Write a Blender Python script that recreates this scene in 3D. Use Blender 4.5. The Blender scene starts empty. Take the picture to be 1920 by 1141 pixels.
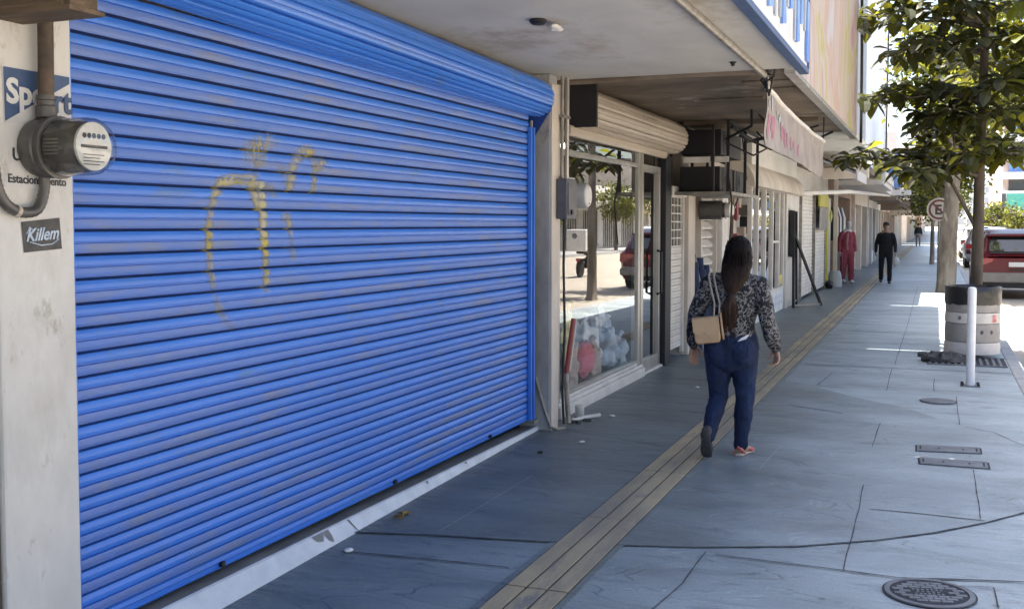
import bpy, bmesh, math, random
from mathutils import Vector, Matrix, noise
from mathutils.bvhtree import BVHTree
R = math.radians
rnd = random.Random(7)
S = bpy.context.scene
C = S.collection

# ------------------------------------------------------------ camera, sky, sun, exposure
cam = bpy.data.cameras.new('camera'); camo = bpy.data.objects.new('camera', cam); C.objects.link(camo)
camo.location = (0, 0, 1.65)
camo.rotation_euler = (R(90 - 2.94), 0, R(21.652))
cam.sensor_width = 36; cam.lens = 37.5; cam.shift_y = -0.025
cam.clip_start = 0.05; cam.clip_end = 3000
S.camera = camo
SUN_EL = R(67)
sun_dir = Vector((-0.95 * math.cos(SUN_EL), 0.31 * math.cos(SUN_EL), math.sin(SUN_EL))).normalized()
W = bpy.data.worlds.new('World'); S.world = W; W.use_nodes = True
nt = W.node_tree
sky = nt.nodes.new('ShaderNodeTexSky'); sky.sky_type = 'NISHITA'; sky.sun_disc = False
sky.sun_elevation = SUN_EL; sky.sun_rotation = R(-72); sky.dust_density = 3.0; sky.air_density = 1.0
bg = nt.nodes['Background']; bg.inputs['Strength'].default_value = 0.10
nt.links.new(sky.outputs[0], bg.inputs[0])
sl = bpy.data.lights.new('sun', 'SUN'); sl.energy = 5.0; sl.angle = R(0.5); sl.color = (1, 0.95, 0.86)
so = bpy.data.objects.new('sun', sl); C.objects.link(so)
so.rotation_euler = (-sun_dir).to_track_quat('-Z', 'Y').to_euler()
S.view_settings.view_transform = 'Standard'; S.view_settings.look = 'None'
S.view_settings.exposure = 2.3; S.view_settings.gamma = 1
S.view_settings.use_curve_mapping = False

# ------------------------------------------------------------ materials
def mat(name, col, col2=None, rough=0.7, scale=4, stretch=(1, 1, 1), bump=0.0, bscale=None, metal=0.0,
        spots=None, spot_scale=9, spot_lo=0.6, contrast=(0.35, 0.65), spec=0.5, detail=6, rvar=0.0, grime=None):
    m = bpy.data.materials.new(name); m.use_nodes = True
    t = m.node_tree; N = t.nodes; L = t.links; b = N['Principled BSDF']
    b.inputs['Roughness'].default_value = rough; b.inputs['Metallic'].default_value = metal
    b.inputs['Specular IOR Level'].default_value = spec
    co = N.new('ShaderNodeTexCoord'); mp = N.new('ShaderNodeMapping'); mp.inputs['Scale'].default_value = stretch
    L.new(co.outputs['Object'], mp.inputs[0])
    n = N.new('ShaderNodeTexNoise'); n.inputs['Scale'].default_value = scale; n.inputs['Detail'].default_value = detail
    n.inputs['Roughness'].default_value = 0.62
    L.new(mp.outputs[0], n.inputs[0])
    r = N.new('ShaderNodeValToRGB')
    c2 = col2 or tuple(c * 0.75 for c in col)
    r.color_ramp.elements[0].position = contrast[0]; r.color_ramp.elements[1].position = contrast[1]
    r.color_ramp.elements[0].color = (*c2, 1); r.color_ramp.elements[1].color = (*col, 1)
    L.new(n.outputs[0], r.inputs[0]); out = r.outputs[0]
    for (sc, ss, lo) in ([(spots, spot_scale, spot_lo)] if spots else []) + ([(grime, 1.3, 0.5)] if grime else []):
        n2 = N.new('ShaderNodeTexNoise'); n2.inputs['Scale'].default_value = ss; n2.inputs['Detail'].default_value = 9
        n2.inputs['Roughness'].default_value = 0.7
        L.new(mp.outputs[0], n2.inputs[0])
        r2 = N.new('ShaderNodeValToRGB'); r2.color_ramp.elements[0].position = lo; r2.color_ramp.elements[1].position = min(lo + 0.13, 1)
        L.new(n2.outputs[0], r2.inputs[0])
        mx = N.new('ShaderNodeMix'); mx.data_type = 'RGBA'
        L.new(r2.outputs[0], mx.inputs[0]); L.new(out, mx.inputs[6]); mx.inputs[7].default_value = (*sc, 1); out = mx.outputs[2]
    L.new(out, b.inputs['Base Color'])
    if rvar:
        mr = N.new('ShaderNodeMapRange'); mr.inputs[3].default_value = rough - rvar; mr.inputs[4].default_value = rough + rvar
        L.new(n.outputs[0], mr.inputs[0]); L.new(mr.outputs[0], b.inputs['Roughness'])
    if bump:
        n3 = N.new('ShaderNodeTexNoise'); n3.inputs['Scale'].default_value = bscale or scale * 4; n3.inputs['Detail'].default_value = 8
        L.new(mp.outputs[0], n3.inputs[0])
        bp = N.new('ShaderNodeBump'); bp.inputs['Strength'].default_value = bump; bp.inputs['Distance'].default_value = 0.02
        L.new(n3.outputs[0], bp.inputs['Height']); L.new(bp.outputs[0], b.inputs['Normal'])
    return m

def glass_mat(name, tint=(1, 1, 1), gain=1.9, rough=0.0):
    m = bpy.data.materials.new(name); m.use_nodes = True
    t = m.node_tree; N = t.nodes; L = t.links; N.remove(N['Principled BSDF'])
    # Schlick reflectance of both faces of one thin sheet
    lw = N.new('ShaderNodeLayerWeight'); lw.inputs[0].default_value = 0.5
    pw5 = N.new('ShaderNodeMath'); pw5.operation = 'POWER'; pw5.inputs[1].default_value = 5; L.new(lw.outputs['Facing'], pw5.inputs[0])
    f = N.new('ShaderNodeMath'); f.operation = 'MULTIPLY_ADD'; f.inputs[1].default_value = 0.96; f.inputs[2].default_value = 0.04; L.new(pw5.outputs[0], f.inputs[0])
    g = N.new('ShaderNodeMath'); g.operation = 'MULTIPLY'; g.use_clamp = True; g.inputs[1].default_value = gain
    tr = N.new('ShaderNodeBsdfTransparent'); tr.inputs[0].default_value = (*tint, 1)
    gl = N.new('ShaderNodeBsdfGlossy'); gl.inputs['Roughness'].default_value = rough
    mx = N.new('ShaderNodeMixShader')
    L.new(f.outputs[0], g.inputs[0]); L.new(g.outputs[0], mx.inputs[0]); L.new(tr.outputs[0], mx.inputs[1]); L.new(gl.outputs[0], mx.inputs[2])
    L.new(mx.outputs[0], N['Material Output'].inputs[0])
    return m

def leaf_mat(name, c1, c2, trans, tw=0.4, rough=0.5):
    m = mat(name, c1, c2, rough=rough, scale=1.7, contrast=(0.4, 0.6), spec=0.3)
    t = m.node_tree; N = t.nodes; L = t.links; b = N['Principled BSDF']
    tl = N.new('ShaderNodeBsdfTranslucent'); tl.inputs[0].default_value = (*trans, 1)
    mx = N.new('ShaderNodeMixShader'); mx.inputs[0].default_value = tw
    L.new(b.outputs[0], mx.inputs[1]); L.new(tl.outputs[0], mx.inputs[2]); L.new(mx.outputs[0], N['Material Output'].inputs[0])
    return m

M = {}
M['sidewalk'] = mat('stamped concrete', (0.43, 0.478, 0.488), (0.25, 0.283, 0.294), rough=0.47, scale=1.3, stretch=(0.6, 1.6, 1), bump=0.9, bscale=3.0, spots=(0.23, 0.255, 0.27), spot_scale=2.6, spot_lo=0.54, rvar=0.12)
M['smooth_conc'] = mat('smooth worn concrete', (0.175, 0.18, 0.19), (0.115, 0.12, 0.13), rough=0.5, scale=1.1, stretch=(0.7, 1.5, 1), bump=0.12, bscale=6, spots=(0.10, 0.10, 0.107), spot_scale=2.5, spot_lo=0.57, rvar=0.1)
def worn_shade_strip(m, tint, x0, x1, ns, lo=1.0):
    """foot polished grime plus painted-in canopy shade along the shop fronts: darkened concrete fading out towards the kerb with a ragged edge"""
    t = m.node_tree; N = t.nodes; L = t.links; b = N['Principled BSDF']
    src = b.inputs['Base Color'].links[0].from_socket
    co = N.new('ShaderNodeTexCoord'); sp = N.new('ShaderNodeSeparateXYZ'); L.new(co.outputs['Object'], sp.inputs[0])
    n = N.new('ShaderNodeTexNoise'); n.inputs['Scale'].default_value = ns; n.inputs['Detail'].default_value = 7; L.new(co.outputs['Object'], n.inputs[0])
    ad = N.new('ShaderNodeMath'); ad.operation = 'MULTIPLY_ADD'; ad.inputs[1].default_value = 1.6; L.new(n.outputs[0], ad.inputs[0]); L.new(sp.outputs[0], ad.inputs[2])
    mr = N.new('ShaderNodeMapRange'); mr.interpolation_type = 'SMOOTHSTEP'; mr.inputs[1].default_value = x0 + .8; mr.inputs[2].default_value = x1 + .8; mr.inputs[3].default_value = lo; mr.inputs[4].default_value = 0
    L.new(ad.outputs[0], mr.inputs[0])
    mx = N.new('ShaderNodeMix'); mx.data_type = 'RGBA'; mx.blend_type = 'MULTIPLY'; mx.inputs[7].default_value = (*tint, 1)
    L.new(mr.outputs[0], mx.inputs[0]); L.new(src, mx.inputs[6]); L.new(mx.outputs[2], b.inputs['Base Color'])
worn_shade_strip(M['sidewalk'], (.48, .52, .55), -2.6, .1, .85)  # canopy shade and foot wear, both multiplied into the pavement colour
def slate(m, dist=.03, st=.7):
    """stamped stone relief and fine aggregate on top of the first bump"""
    t = m.node_tree; N = t.nodes; L = t.links; b = N['Principled BSDF']; co = N.new('ShaderNodeTexCoord')
    n = N.new('ShaderNodeTexNoise'); n.inputs['Scale'].default_value = 1.9; n.inputs['Detail'].default_value = 5; n.inputs['Distortion'].default_value = 0.7
    mp = N.new('ShaderNodeMapping'); mp.inputs['Scale'].default_value = (.7, 2.2, 1); L.new(co.outputs['Object'], mp.inputs[0]); L.new(mp.outputs[0], n.inputs[0])
    r = N.new('ShaderNodeValToRGB'); r.color_ramp.interpolation = 'EASE'
    for i, (p, v) in enumerate(((.36, 0), (.44, .55), (.50, .6), (.53, 1))):
        e = r.color_ramp.elements[i] if i < 2 else r.color_ramp.elements.new(p)
        e.position = p; e.color = (v, v, v, 1)
    L.new(n.outputs[0], r.inputs[0])
    f = N.new('ShaderNodeTexNoise'); f.inputs['Scale'].default_value = 70; f.inputs['Detail'].default_value = 4; L.new(co.outputs['Object'], f.inputs[0])
    old = b.inputs['Normal'].links[0].from_socket
    b1 = N.new('ShaderNodeBump'); b1.inputs['Strength'].default_value = st; b1.inputs['Distance'].default_value = dist; L.new(r.outputs[0], b1.inputs['Height']); L.new(old, b1.inputs['Normal'])
    b2 = N.new('ShaderNodeBump'); b2.inputs['Strength'].default_value = .35; b2.inputs['Distance'].default_value = .004; L.new(f.outputs[0], b2.inputs['Height']); L.new(b1.outputs[0], b2.inputs['Normal']); L.new(b2.outputs[0], b.inputs['Normal'])
    src = b.inputs['Base Color'].links[0].from_socket
    v = N.new('ShaderNodeTexVoronoi'); v.inputs['Scale'].default_value = 3.1; L.new(co.outputs['Object'], v.inputs[0])
    g = N.new('ShaderNodeMath'); g.operation = 'LESS_THAN'; g.inputs[1].default_value = .055; L.new(v.outputs['Distance'], g.inputs[0])
    gr = N.new('ShaderNodeMapRange'); gr.inputs[3].default_value = .7; gr.inputs[4].default_value = 1.3; L.new(f.outputs[0], gr.inputs[0])
    m0 = N.new('ShaderNodeVectorMath'); m0.operation = 'SCALE'; L.new(src, m0.inputs[0]); L.new(gr.outputs[0], m0.inputs['Scale'])
    mx = N.new('ShaderNodeMix'); mx.data_type = 'RGBA'; g2 = N.new('ShaderNodeMath'); g2.operation = 'MULTIPLY'; g2.inputs[1].default_value = .5; L.new(g.outputs[0], g2.inputs[0])
    L.new(g2.outputs[0], mx.inputs[0]); L.new(m0.outputs[0], mx.inputs[6]); mx.inputs[7].default_value = (.07, .075, .08, 1); L.new(mx.outputs[2], b.inputs['Base Color'])
slate(M['sidewalk'])
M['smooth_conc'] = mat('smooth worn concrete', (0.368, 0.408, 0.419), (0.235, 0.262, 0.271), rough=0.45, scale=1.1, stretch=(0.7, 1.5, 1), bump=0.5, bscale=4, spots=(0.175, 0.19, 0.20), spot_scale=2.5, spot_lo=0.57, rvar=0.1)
worn_shade_strip(M['smooth_conc'], (.47, .50, .505), -1.9, .2, .85)  # patch colour also carries painted canopy shade besides its polish
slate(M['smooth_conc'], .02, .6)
M['joint'] = mat('joint dirt', (0.07, 0.07, 0.075), rough=0.95)
M['pale_line'] = mat('pale filled joint', (0.5, 0.5, 0.5), (0.35, 0.35, 0.35), rough=0.9, scale=20)
M['kerb'] = mat('kerb concrete', (0.4, 0.4, 0.39), (0.3, 0.3, 0.3), rough=0.85, scale=5, bump=0.3)
M['road'] = mat('worn pale asphalt', (0.40, 0.355, 0.29), (0.34, 0.30, 0.245), rough=0.9, scale=0.5, bump=0.2, bscale=60)
M['ground'] = mat('ground soil', (0.3, 0.28, 0.25), rough=0.95, scale=0.3)
M['pillar'] = mat('painted pillar plaster', (0.70, 0.675, 0.63), (0.58, 0.56, 0.52), rough=0.8, scale=3, stretch=(1, 1, 0.5), bump=0.25, bscale=14, spots=(0.40, 0.36, 0.30), spot_scale=13, spot_lo=0.585, grime=(0.54, 0.51, 0.46))
M['dirty_conc'] = mat('dirty concrete column', (0.42, 0.41, 0.40), (0.22, 0.21, 0.2), rough=0.85, scale=3.5, stretch=(1, 1, 0.35), bump=0.3, bscale=12, spots=(0.13, 0.12, 0.11), spot_scale=7, spot_lo=0.6)
M['cream_plaster'] = mat('cream column paint', (0.62, 0.56, 0.49), (0.47, 0.41, 0.35), rough=0.75, scale=3, stretch=(1, 1, 0.4), bump=0.15, spots=(0.28, 0.24, 0.2), spot_scale=9, spot_lo=0.66)
M['blue'] = mat('blue shutter paint', (0.048, 0.200, 0.70), (0.038, 0.165, 0.60), rough=0.3, scale=2, stretch=(1, 0.4, 1), bump=0.04, bscale=8, spots=(0.075, 0.18, 0.46), spot_scale=5, spot_lo=0.56, rvar=0.05)
M['blue_dust'] = mat('dusty blue slat paint', (0.13, 0.21, 0.50), (0.085, 0.19, 0.56), rough=0.5, scale=1.6, stretch=(1, 0.5, 1.2), spots=(0.17, 0.215, 0.38), spot_scale=2.4, spot_lo=0.5)
M['blue_dark'] = mat('dark blue bracket paint', (0.015, 0.05, 0.25), rough=0.5)
M['blue_groove'] = mat('grimy slat joint', (0.012, 0.035, 0.15), (0.02, 0.05, 0.2), rough=0.8, scale=6, stretch=(1, 0.5, 1))
M['spray'] = None
M['white_paint'] = mat('white step paint', (0.74, 0.77, 0.8), (0.6, 0.63, 0.66), rough=0.65, scale=6, bump=0.15, spots=(0.3, 0.3, 0.3), spot_scale=13, spot_lo=0.68)
M['step'] = mat('grey step cement', (0.25, 0.25, 0.245), (0.16, 0.16, 0.16), rough=0.8, scale=3, bump=0.3, bscale=18)
M['soffit'] = mat('grey painted soffit', (0.56, 0.55, 0.52), (0.43, 0.42, 0.395), rough=0.8, scale=1.2, stretch=(1, 0.6, 1), bump=0.15, spots=(0.37, 0.33, 0.28), spot_scale=1.2, spot_lo=0.53)
M['soffit_brown'] = mat('peeling brown soffit', (0.26, 0.205, 0.15), (0.12, 0.092, 0.07), rough=0.85, scale=1.3, stretch=(0.8, 1.1, 1), bump=0.7, bscale=4, spots=(0.46, 0.42, 0.37), spot_scale=1.6, spot_lo=0.57)
M['beige_metal'] = mat('beige enamel metal', (0.52, 0.45, 0.37), (0.42, 0.36, 0.29), rough=0.45, scale=3, stretch=(1, 0.3, 1), spots=(0.28, 0.22, 0.17), spot_scale=6, spot_lo=0.66)
M['white_metal'] = mat('white enamel metal', (0.68, 0.65, 0.61), (0.55, 0.52, 0.48), rough=0.5, scale=4, spots=(0.4, 0.35, 0.3), spot_scale=8, spot_lo=0.68)
M['black'] = mat('black painted steel', (0.012, 0.012, 0.016), rough=0.6)
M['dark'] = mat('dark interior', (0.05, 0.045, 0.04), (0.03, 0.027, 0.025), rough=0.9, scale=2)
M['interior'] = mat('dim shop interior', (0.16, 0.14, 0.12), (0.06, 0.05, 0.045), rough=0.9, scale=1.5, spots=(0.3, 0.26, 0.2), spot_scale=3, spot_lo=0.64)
M['alu'] = mat('aluminium frame', (0.5, 0.48, 0.45), (0.36, 0.34, 0.31), rough=0.35, metal=0.7, scale=5, stretch=(1, 1, 0.2))
M['steel'] = mat('galvanised steel', (0.35, 0.33, 0.3), (0.2, 0.18, 0.16), rough=0.5, metal=0.6, scale=9)
M['rust'] = mat('rusty steel', (0.18, 0.125, 0.085), (0.07, 0.055, 0.045), rough=0.75, metal=0.2, scale=7, bump=0.2, spots=(0.2, 0.2, 0.07), spot_scale=8, spot_lo=0.6)
M['meter_grey'] = mat('meter grey enamel', (0.13, 0.12, 0.11), (0.08, 0.075, 0.07), rough=0.4, scale=6, metal=0.3)
M['meter_light'] = mat('light grey enamel', (0.42, 0.43, 0.45), (0.32, 0.33, 0.35), rough=0.45, scale=6)
M['box_grey'] = mat('switch box enamel', (0.10, 0.105, 0.125), (0.07, 0.07, 0.085), rough=0.4, scale=7)
M['white_face'] = mat('white dial card', (0.72, 0.71, 0.68), (0.56, 0.55, 0.53), rough=0.6, scale=12)
M['glass'] = glass_mat('shop window glass', (0.96, 0.97, 0.96), 2.0)
M['dome_glass'] = glass_mat('meter dome glass', (0.92, 0.92, 0.9), 1.6, 0.02)
M['car_glass'] = mat('car window glass', (0.02, 0.023, 0.025), rough=0.05, spec=1.0)
M['black_text'] = mat('black sign paint', (0.03, 0.03, 0.035), (0.08, 0.08, 0.08), rough=0.7, scale=40)
M['navy'] = mat('faded navy sign paint', (0.035, 0.075, 0.17), (0.06, 0.10, 0.2), rough=0.6, scale=8, spots=(0.16, 0.18, 0.22), spot_scale=30, spot_lo=0.64)
M['sign_white'] = mat('white sign paint', (0.66, 0.65, 0.63), (0.55, 0.54, 0.52), rough=0.65, scale=8)
M['sticker'] = mat('black vinyl sticker', (0.035, 0.035, 0.035), (0.07, 0.065, 0.06), rough=0.5, scale=20)
M['sticker_ink'] = mat('pale blue sticker ink', (0.6, 0.68, 0.78), (0.4, 0.47, 0.56), rough=0.6, scale=30)
M['tactile'] = mat('worn tan tactile tile', (0.42, 0.335, 0.205), (0.235, 0.205, 0.155), rough=0.8, scale=1.2, stretch=(3, 0.8, 1), bump=0.25, bscale=20, spots=(0.19, 0.18, 0.165), spot_scale=3, spot_lo=0.54)
M['tactile_groove'] = mat('dirty tactile groove', (0.13, 0.115, 0.09), (0.075, 0.07, 0.06), rough=0.95, scale=6)
M['iron'] = mat('cast iron cover', (0.20, 0.205, 0.215), (0.13, 0.135, 0.14), rough=0.6, metal=0.2, scale=9)
M['iron_dark'] = mat('dark gap', (0.04, 0.042, 0.048), rough=0.9)
M['barrel'] = mat('grey barrel paint', (0.34, 0.32, 0.30), (0.24, 0.23, 0.22), rough=0.6, scale=5, spots=(0.14, 0.12, 0.1), spot_scale=9, spot_lo=0.66)
M['barrel_white'] = mat('white barrel band', (0.62, 0.59, 0.56), (0.48, 0.46, 0.43), rough=0.6, scale=6, spots=(0.3, 0.25, 0.22), spot_scale=11, spot_lo=0.66)
M['bag_black'] = mat('black bin liner', (0.018, 0.018, 0.02), rough=0.32, bump=0.6, bscale=14)
M['red_print'] = mat('red sticker print', (0.5, 0.06, 0.07), (0.6, 0.3, 0.3), rough=0.6, scale=30)
M['sign_ring'] = mat('faded sign red', (0.17, 0.05, 0.045), (0.12, 0.05, 0.045), rough=0.7, scale=12)
M['rock'] = mat('dark rubble', (0.10, 0.095, 0.09), (0.04, 0.04, 0.04), rough=0.95, scale=9, bump=0.6)
M['post_white'] = mat('white bollard paint', (0.72, 0.73, 0.75), (0.6, 0.61, 0.63), rough=0.5, scale=5, spots=(0.35, 0.33, 0.3), spot_scale=12, spot_lo=0.68)
M['bark'] = mat('grey brown bark', (0.125, 0.10, 0.078), (0.05, 0.04, 0.03), rough=0.95, scale=6, stretch=(1, 1, 0.25), bump=0.8, bscale=14)
M['bark_pale'] = mat('pale bark', (0.27, 0.235, 0.195), (0.10, 0.08, 0.06), rough=0.95, scale=4, stretch=(1, 1, 0.3), bump=0.8, bscale=10)
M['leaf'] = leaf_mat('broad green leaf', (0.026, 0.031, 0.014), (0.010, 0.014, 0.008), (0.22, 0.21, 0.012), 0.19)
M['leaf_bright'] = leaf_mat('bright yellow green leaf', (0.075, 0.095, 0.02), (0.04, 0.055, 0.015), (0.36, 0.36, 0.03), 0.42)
M['denim'] = mat('dark blue denim', (0.0075, 0.021, 0.070), (0.004, 0.011, 0.038), rough=0.9, scale=5, bump=0.25, bscale=120, spots=(0.022, 0.048, 0.125), spot_scale=6, spot_lo=0.56)
M['denim_seam'] = mat('denim seam', (0.006, 0.014, 0.045), rough=0.9)
M['skin'] = mat('tan skin', (0.46, 0.27, 0.185), (0.40, 0.22, 0.15), rough=0.5, scale=9)
M['skin_dark'] = mat('brown skin', (0.33, 0.19, 0.13), rough=0.5, scale=9)
M['plastic_white'] = mat('mannequin plastic', (0.62, 0.6, 0.58), rough=0.5)
M['hair'] = mat('dark brown hair', (0.008, 0.005, 0.004), (0.004, 0.0028, 0.0025), rough=0.55, scale=30, stretch=(1, 1, 0.06), bump=0.5, bscale=90, spec=0.12)
M['hair_tip'] = mat('brown hair ends', (0.060, 0.034, 0.022), (0.022, 0.013, 0.009), rough=0.55, spec=0.25, scale=30, stretch=(1, 1, 0.06), bump=0.5, bscale=90)
def ombre(m, c, z0, z1):
    """hair dyed or sun bleached brown towards its ends (by height on the head)"""
    t = m.node_tree; N = t.nodes; L = t.links; b = N['Principled BSDF']; src = b.inputs['Base Color'].links[0].from_socket
    co = N.new('ShaderNodeTexCoord'); sp = N.new('ShaderNodeSeparateXYZ'); L.new(co.outputs['Object'], sp.inputs[0])
    mp = N.new('ShaderNodeMapping'); mp.inputs['Scale'].default_value = (1, 1, .05); L.new(co.outputs['Object'], mp.inputs[0])
    n = N.new('ShaderNodeTexNoise'); n.inputs['Scale'].default_value = 55; L.new(mp.outputs[0], n.inputs[0])
    a = N.new('ShaderNodeMath'); a.operation = 'MULTIPLY_ADD'; a.inputs[1].default_value = .22; L.new(n.outputs[0], a.inputs[0]); L.new(sp.outputs[2], a.inputs[2])
    r = N.new('ShaderNodeMapRange'); r.inputs[1].default_value = z0 + .11; r.inputs[2].default_value = z1 + .11; L.new(a.outputs[0], r.inputs[0])
    x = N.new('ShaderNodeMix'); x.data_type = 'RGBA'; L.new(r.outputs[0], x.inputs[0]); L.new(src, x.inputs[6]); x.inputs[7].default_value = (*c, 1); L.new(x.outputs[2], b.inputs['Base Color'])
ombre(M['hair'], (.042, .024, .016), 1.40, 1.14)
M['tan_bag'] = mat('beige leather', (0.44, 0.295, 0.17), (0.37, 0.24, 0.135), rough=0.5, scale=6, bump=0.1, bscale=60)
M['gold'] = mat('gold chain', (0.55, 0.47, 0.35), rough=0.4, metal=0.6)
M['sole'] = mat('grey shoe sole', (0.07, 0.065, 0.065), (0.045, 0.04, 0.04), rough=0.8, scale=20)
M['shoe_red'] = mat('coral sandal', (0.62, 0.12, 0.10), (0.5, 0.09, 0.08), rough=0.5)
M['shoe_pale'] = mat('cream sandal footbed', (0.62, 0.5, 0.4), rough=0.6)
M['paper'] = mat('white paper', (0.75, 0.75, 0.74), rough=0.8)
M['cloth_black'] = mat('black cloth', (0.005, 0.005, 0.007), (0.009, 0.009, 0.011), rough=0.9, scale=5)
M['cloth_black2'] = mat('washed black trousers', (0.008, 0.008, 0.01), (0.013, 0.013, 0.016), rough=0.9, scale=5)
M['pink'] = mat('dusty red tracksuit', (0.30, 0.055, 0.08), (0.22, 0.038, 0.055), rough=0.8, scale=4)
M['pink_stripe'] = mat('pink tracksuit panel', (0.42, 0.17, 0.22), rough=0.8)
M['yellow'] = mat('yellow sign paint', (0.50, 0.46, 0.07), (0.42, 0.39, 0.08), rough=0.6, scale=6)
M['car_red'] = mat('red car paint', (0.115, 0.005, 0.013), (0.10, 0.004, 0.011), rough=0.28, spec=0.4, scale=2)
M['car_white'] = mat('white car paint', (0.75, 0.75, 0.75), rough=0.2, spec=0.8, scale=2)
M['car_silver'] = mat('silver car paint', (0.4, 0.42, 0.44), rough=0.25, metal=0.5, scale=2)
M['tyre'] = mat('tyre rubber', (0.02, 0.02, 0.02), rough=0.85)
M['bumper'] = mat('grey bumper plastic', (0.24, 0.22, 0.20), rough=0.6)
M['lamp_red'] = mat('tail lamp lens', (0.30, 0.005, 0.012), rough=0.15, spec=0.8)
M['teal'] = mat('teal sign panel', (0.12, 0.50, 0.40), rough=0.6)
M['pale_wall'] = mat('pale plaster wall', (0.62, 0.60, 0.57), (0.52, 0.50, 0.47), rough=0.85, scale=1.2, spots=(0.42, 0.38, 0.34), spot_scale=2.5, spot_lo=0.62)
M['beige_wall'] = mat('beige plaster wall', (0.55, 0.47, 0.39), (0.46, 0.39, 0.32), rough=0.85, scale=1.2, spots=(0.34, 0.28, 0.23), spot_scale=2.5, spot_lo=0.62)
M['white_wall'] = mat('white facade cladding', (0.74, 0.76, 0.78), (0.66, 0.68, 0.70), rough=0.6, scale=0.8)
M['grey_wall'] = mat('grey facade panel', (0.42, 0.42, 0.44), (0.36, 0.36, 0.38), rough=0.7, scale=0.8)
M['brown_wall'] = mat('brown plaster wall', (0.36, 0.27, 0.21), (0.28, 0.21, 0.17), rough=0.85, scale=1.3)
M['pink_wall'] = mat('pink brick facade', (0.5, 0.38, 0.33), rough=0.85, scale=1.3)
M['window_dark'] = mat('dark window pane', (0.045, 0.05, 0.055), rough=0.12, spec=0.8)
M['blue_sign'] = mat('blue sign panel', (0.10, 0.22, 0.55), (0.25, 0.38, 0.6), rough=0.5, scale=3)
M['grey_banner'] = mat('grey banner', (0.30, 0.27, 0.25), (0.22, 0.2, 0.19), rough=0.8, scale=3)
M['plush_white'] = mat('clear bagged toys', (0.8, 0.8, 0.8), (0.55, 0.57, 0.6), rough=0.35, scale=7, bump=0.8, bscale=9)
M['plush_pink'] = mat('pink toy fabric', (0.68, 0.16, 0.22), (0.6, 0.12, 0.17), rough=0.8, scale=6)
M['plush_yellow'] = mat('yellow toy fabric', (0.66, 0.56, 0.16), (0.55, 0.45, 0.12), rough=0.8, scale=6)
M['plush_beige'] = mat('beige toy fabric', (0.52, 0.42, 0.36), (0.42, 0.33, 0.28), rough=0.8, scale=6)
M['plush_blue'] = mat('pale blue bag', (0.5, 0.6, 0.72), (0.38, 0.46, 0.56), rough=0.4, scale=6, bump=0.8, bscale=9)
M['red_tape'] = mat('red plastic', (0.24, 0.03, 0.04), rough=0.5)
M['blue_roll'] = mat('dark blue cloth roll', (0.02, 0.035, 0.09), (0.012, 0.02, 0.05), rough=0.9, scale=5)
M['dry_leaf'] = mat('dry leaf', (0.30, 0.2, 0.06), (0.16, 0.10, 0.04), rough=0.8, scale=20)
M['wood'] = mat('weathered wood', (0.17, 0.12, 0.08), (0.09, 0.065, 0.045), rough=0.85, scale=4, stretch=(1, 6, 6), bump=0.3)
M['lit_lamp'] = bpy.data.materials.new('lit lamp'); M['lit_lamp'].use_nodes = True
_b = M['lit_lamp'].node_tree.nodes['Principled BSDF']; _b.inputs['Emission Color'].default_value = (1, 0.96, 0.88, 1); _b.inputs['Emission Strength'].default_value = 3

def faded_poster(name, stops, scale, stretch, dist=1.0):
    m = mat(name, (0.5, 0.5, 0.5), rough=0.6, scale=scale, stretch=stretch, detail=3)
    N = m.node_tree.nodes
    r = [n for n in N if n.type == 'VALTORGB'][0]; n = [n for n in N if n.type == 'TEX_NOISE'][0]
    n.inputs['Distortion'].default_value = dist
    e = r.color_ramp.elements
    while len(e) > 2: e.remove(e[-1])
    e[0].position, e[0].color = stops[0][0], (*stops[0][1], 1); e[1].position, e[1].color = stops[-1][0], (*stops[-1][1], 1)
    for p, c in stops[1:-1]:
        k = e.new(p); k.color = (*c, 1)
    return m
M['poster'] = faded_poster('sun faded advertisement', [(0.30, (0.40, 0.42, 0.44)), (0.40, (0.42, 0.39, 0.38)), (0.46, (0.40, 0.27, 0.20)), (0.52, (0.42, 0.35, 0.30)), (0.58, (0.36, 0.31, 0.10)), (0.62, (0.42, 0.37, 0.32)), (0.72, (0.36, 0.15, 0.16))], 0.9, (1, 0.7, 0.5), 0.6)
M['banner'] = mat('weathered banner vinyl', (0.33, 0.285, 0.25), (0.22, 0.185, 0.16), rough=0.7, scale=2.5, bump=0.2, bscale=5, spots=(0.16, 0.13, 0.11), spot_scale=4, spot_lo=0.57)
M['banner_pink'] = mat('faded pink lettering', (0.36, 0.13, 0.19), (0.30, 0.14, 0.18), rough=0.7, scale=12)

def spray_mat():
    m = mat('yellow spray paint', (0.52, 0.42, 0.05), (0.42, 0.40, 0.30), rough=0.6, scale=5, contrast=(0.42, 0.58))
    t = m.node_tree; N = t.nodes; L = t.links; b = N['Principled BSDF']
    n = N.new('ShaderNodeTexNoise'); n.inputs['Scale'].default_value = 7; n.inputs['Detail'].default_value = 5
    co = N.new('ShaderNodeTexCoord'); L.new(co.outputs['Object'], n.inputs[0])
    at = N.new('ShaderNodeAttribute'); at.attribute_name = 'cover'
    ad = N.new('ShaderNodeMath'); ad.operation = 'ADD'; L.new(n.outputs[0], ad.inputs[0]); L.new(at.outputs['Fac'], ad.inputs[1])
    mr = N.new('ShaderNodeMapRange'); mr.inputs[1].default_value = 0.50; mr.inputs[2].default_value = 1.35
    L.new(ad.outputs[0], mr.inputs[0]); L.new(mr.outputs[0], b.inputs['Alpha'])
    return m
M['spray'] = spray_mat()

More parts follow.
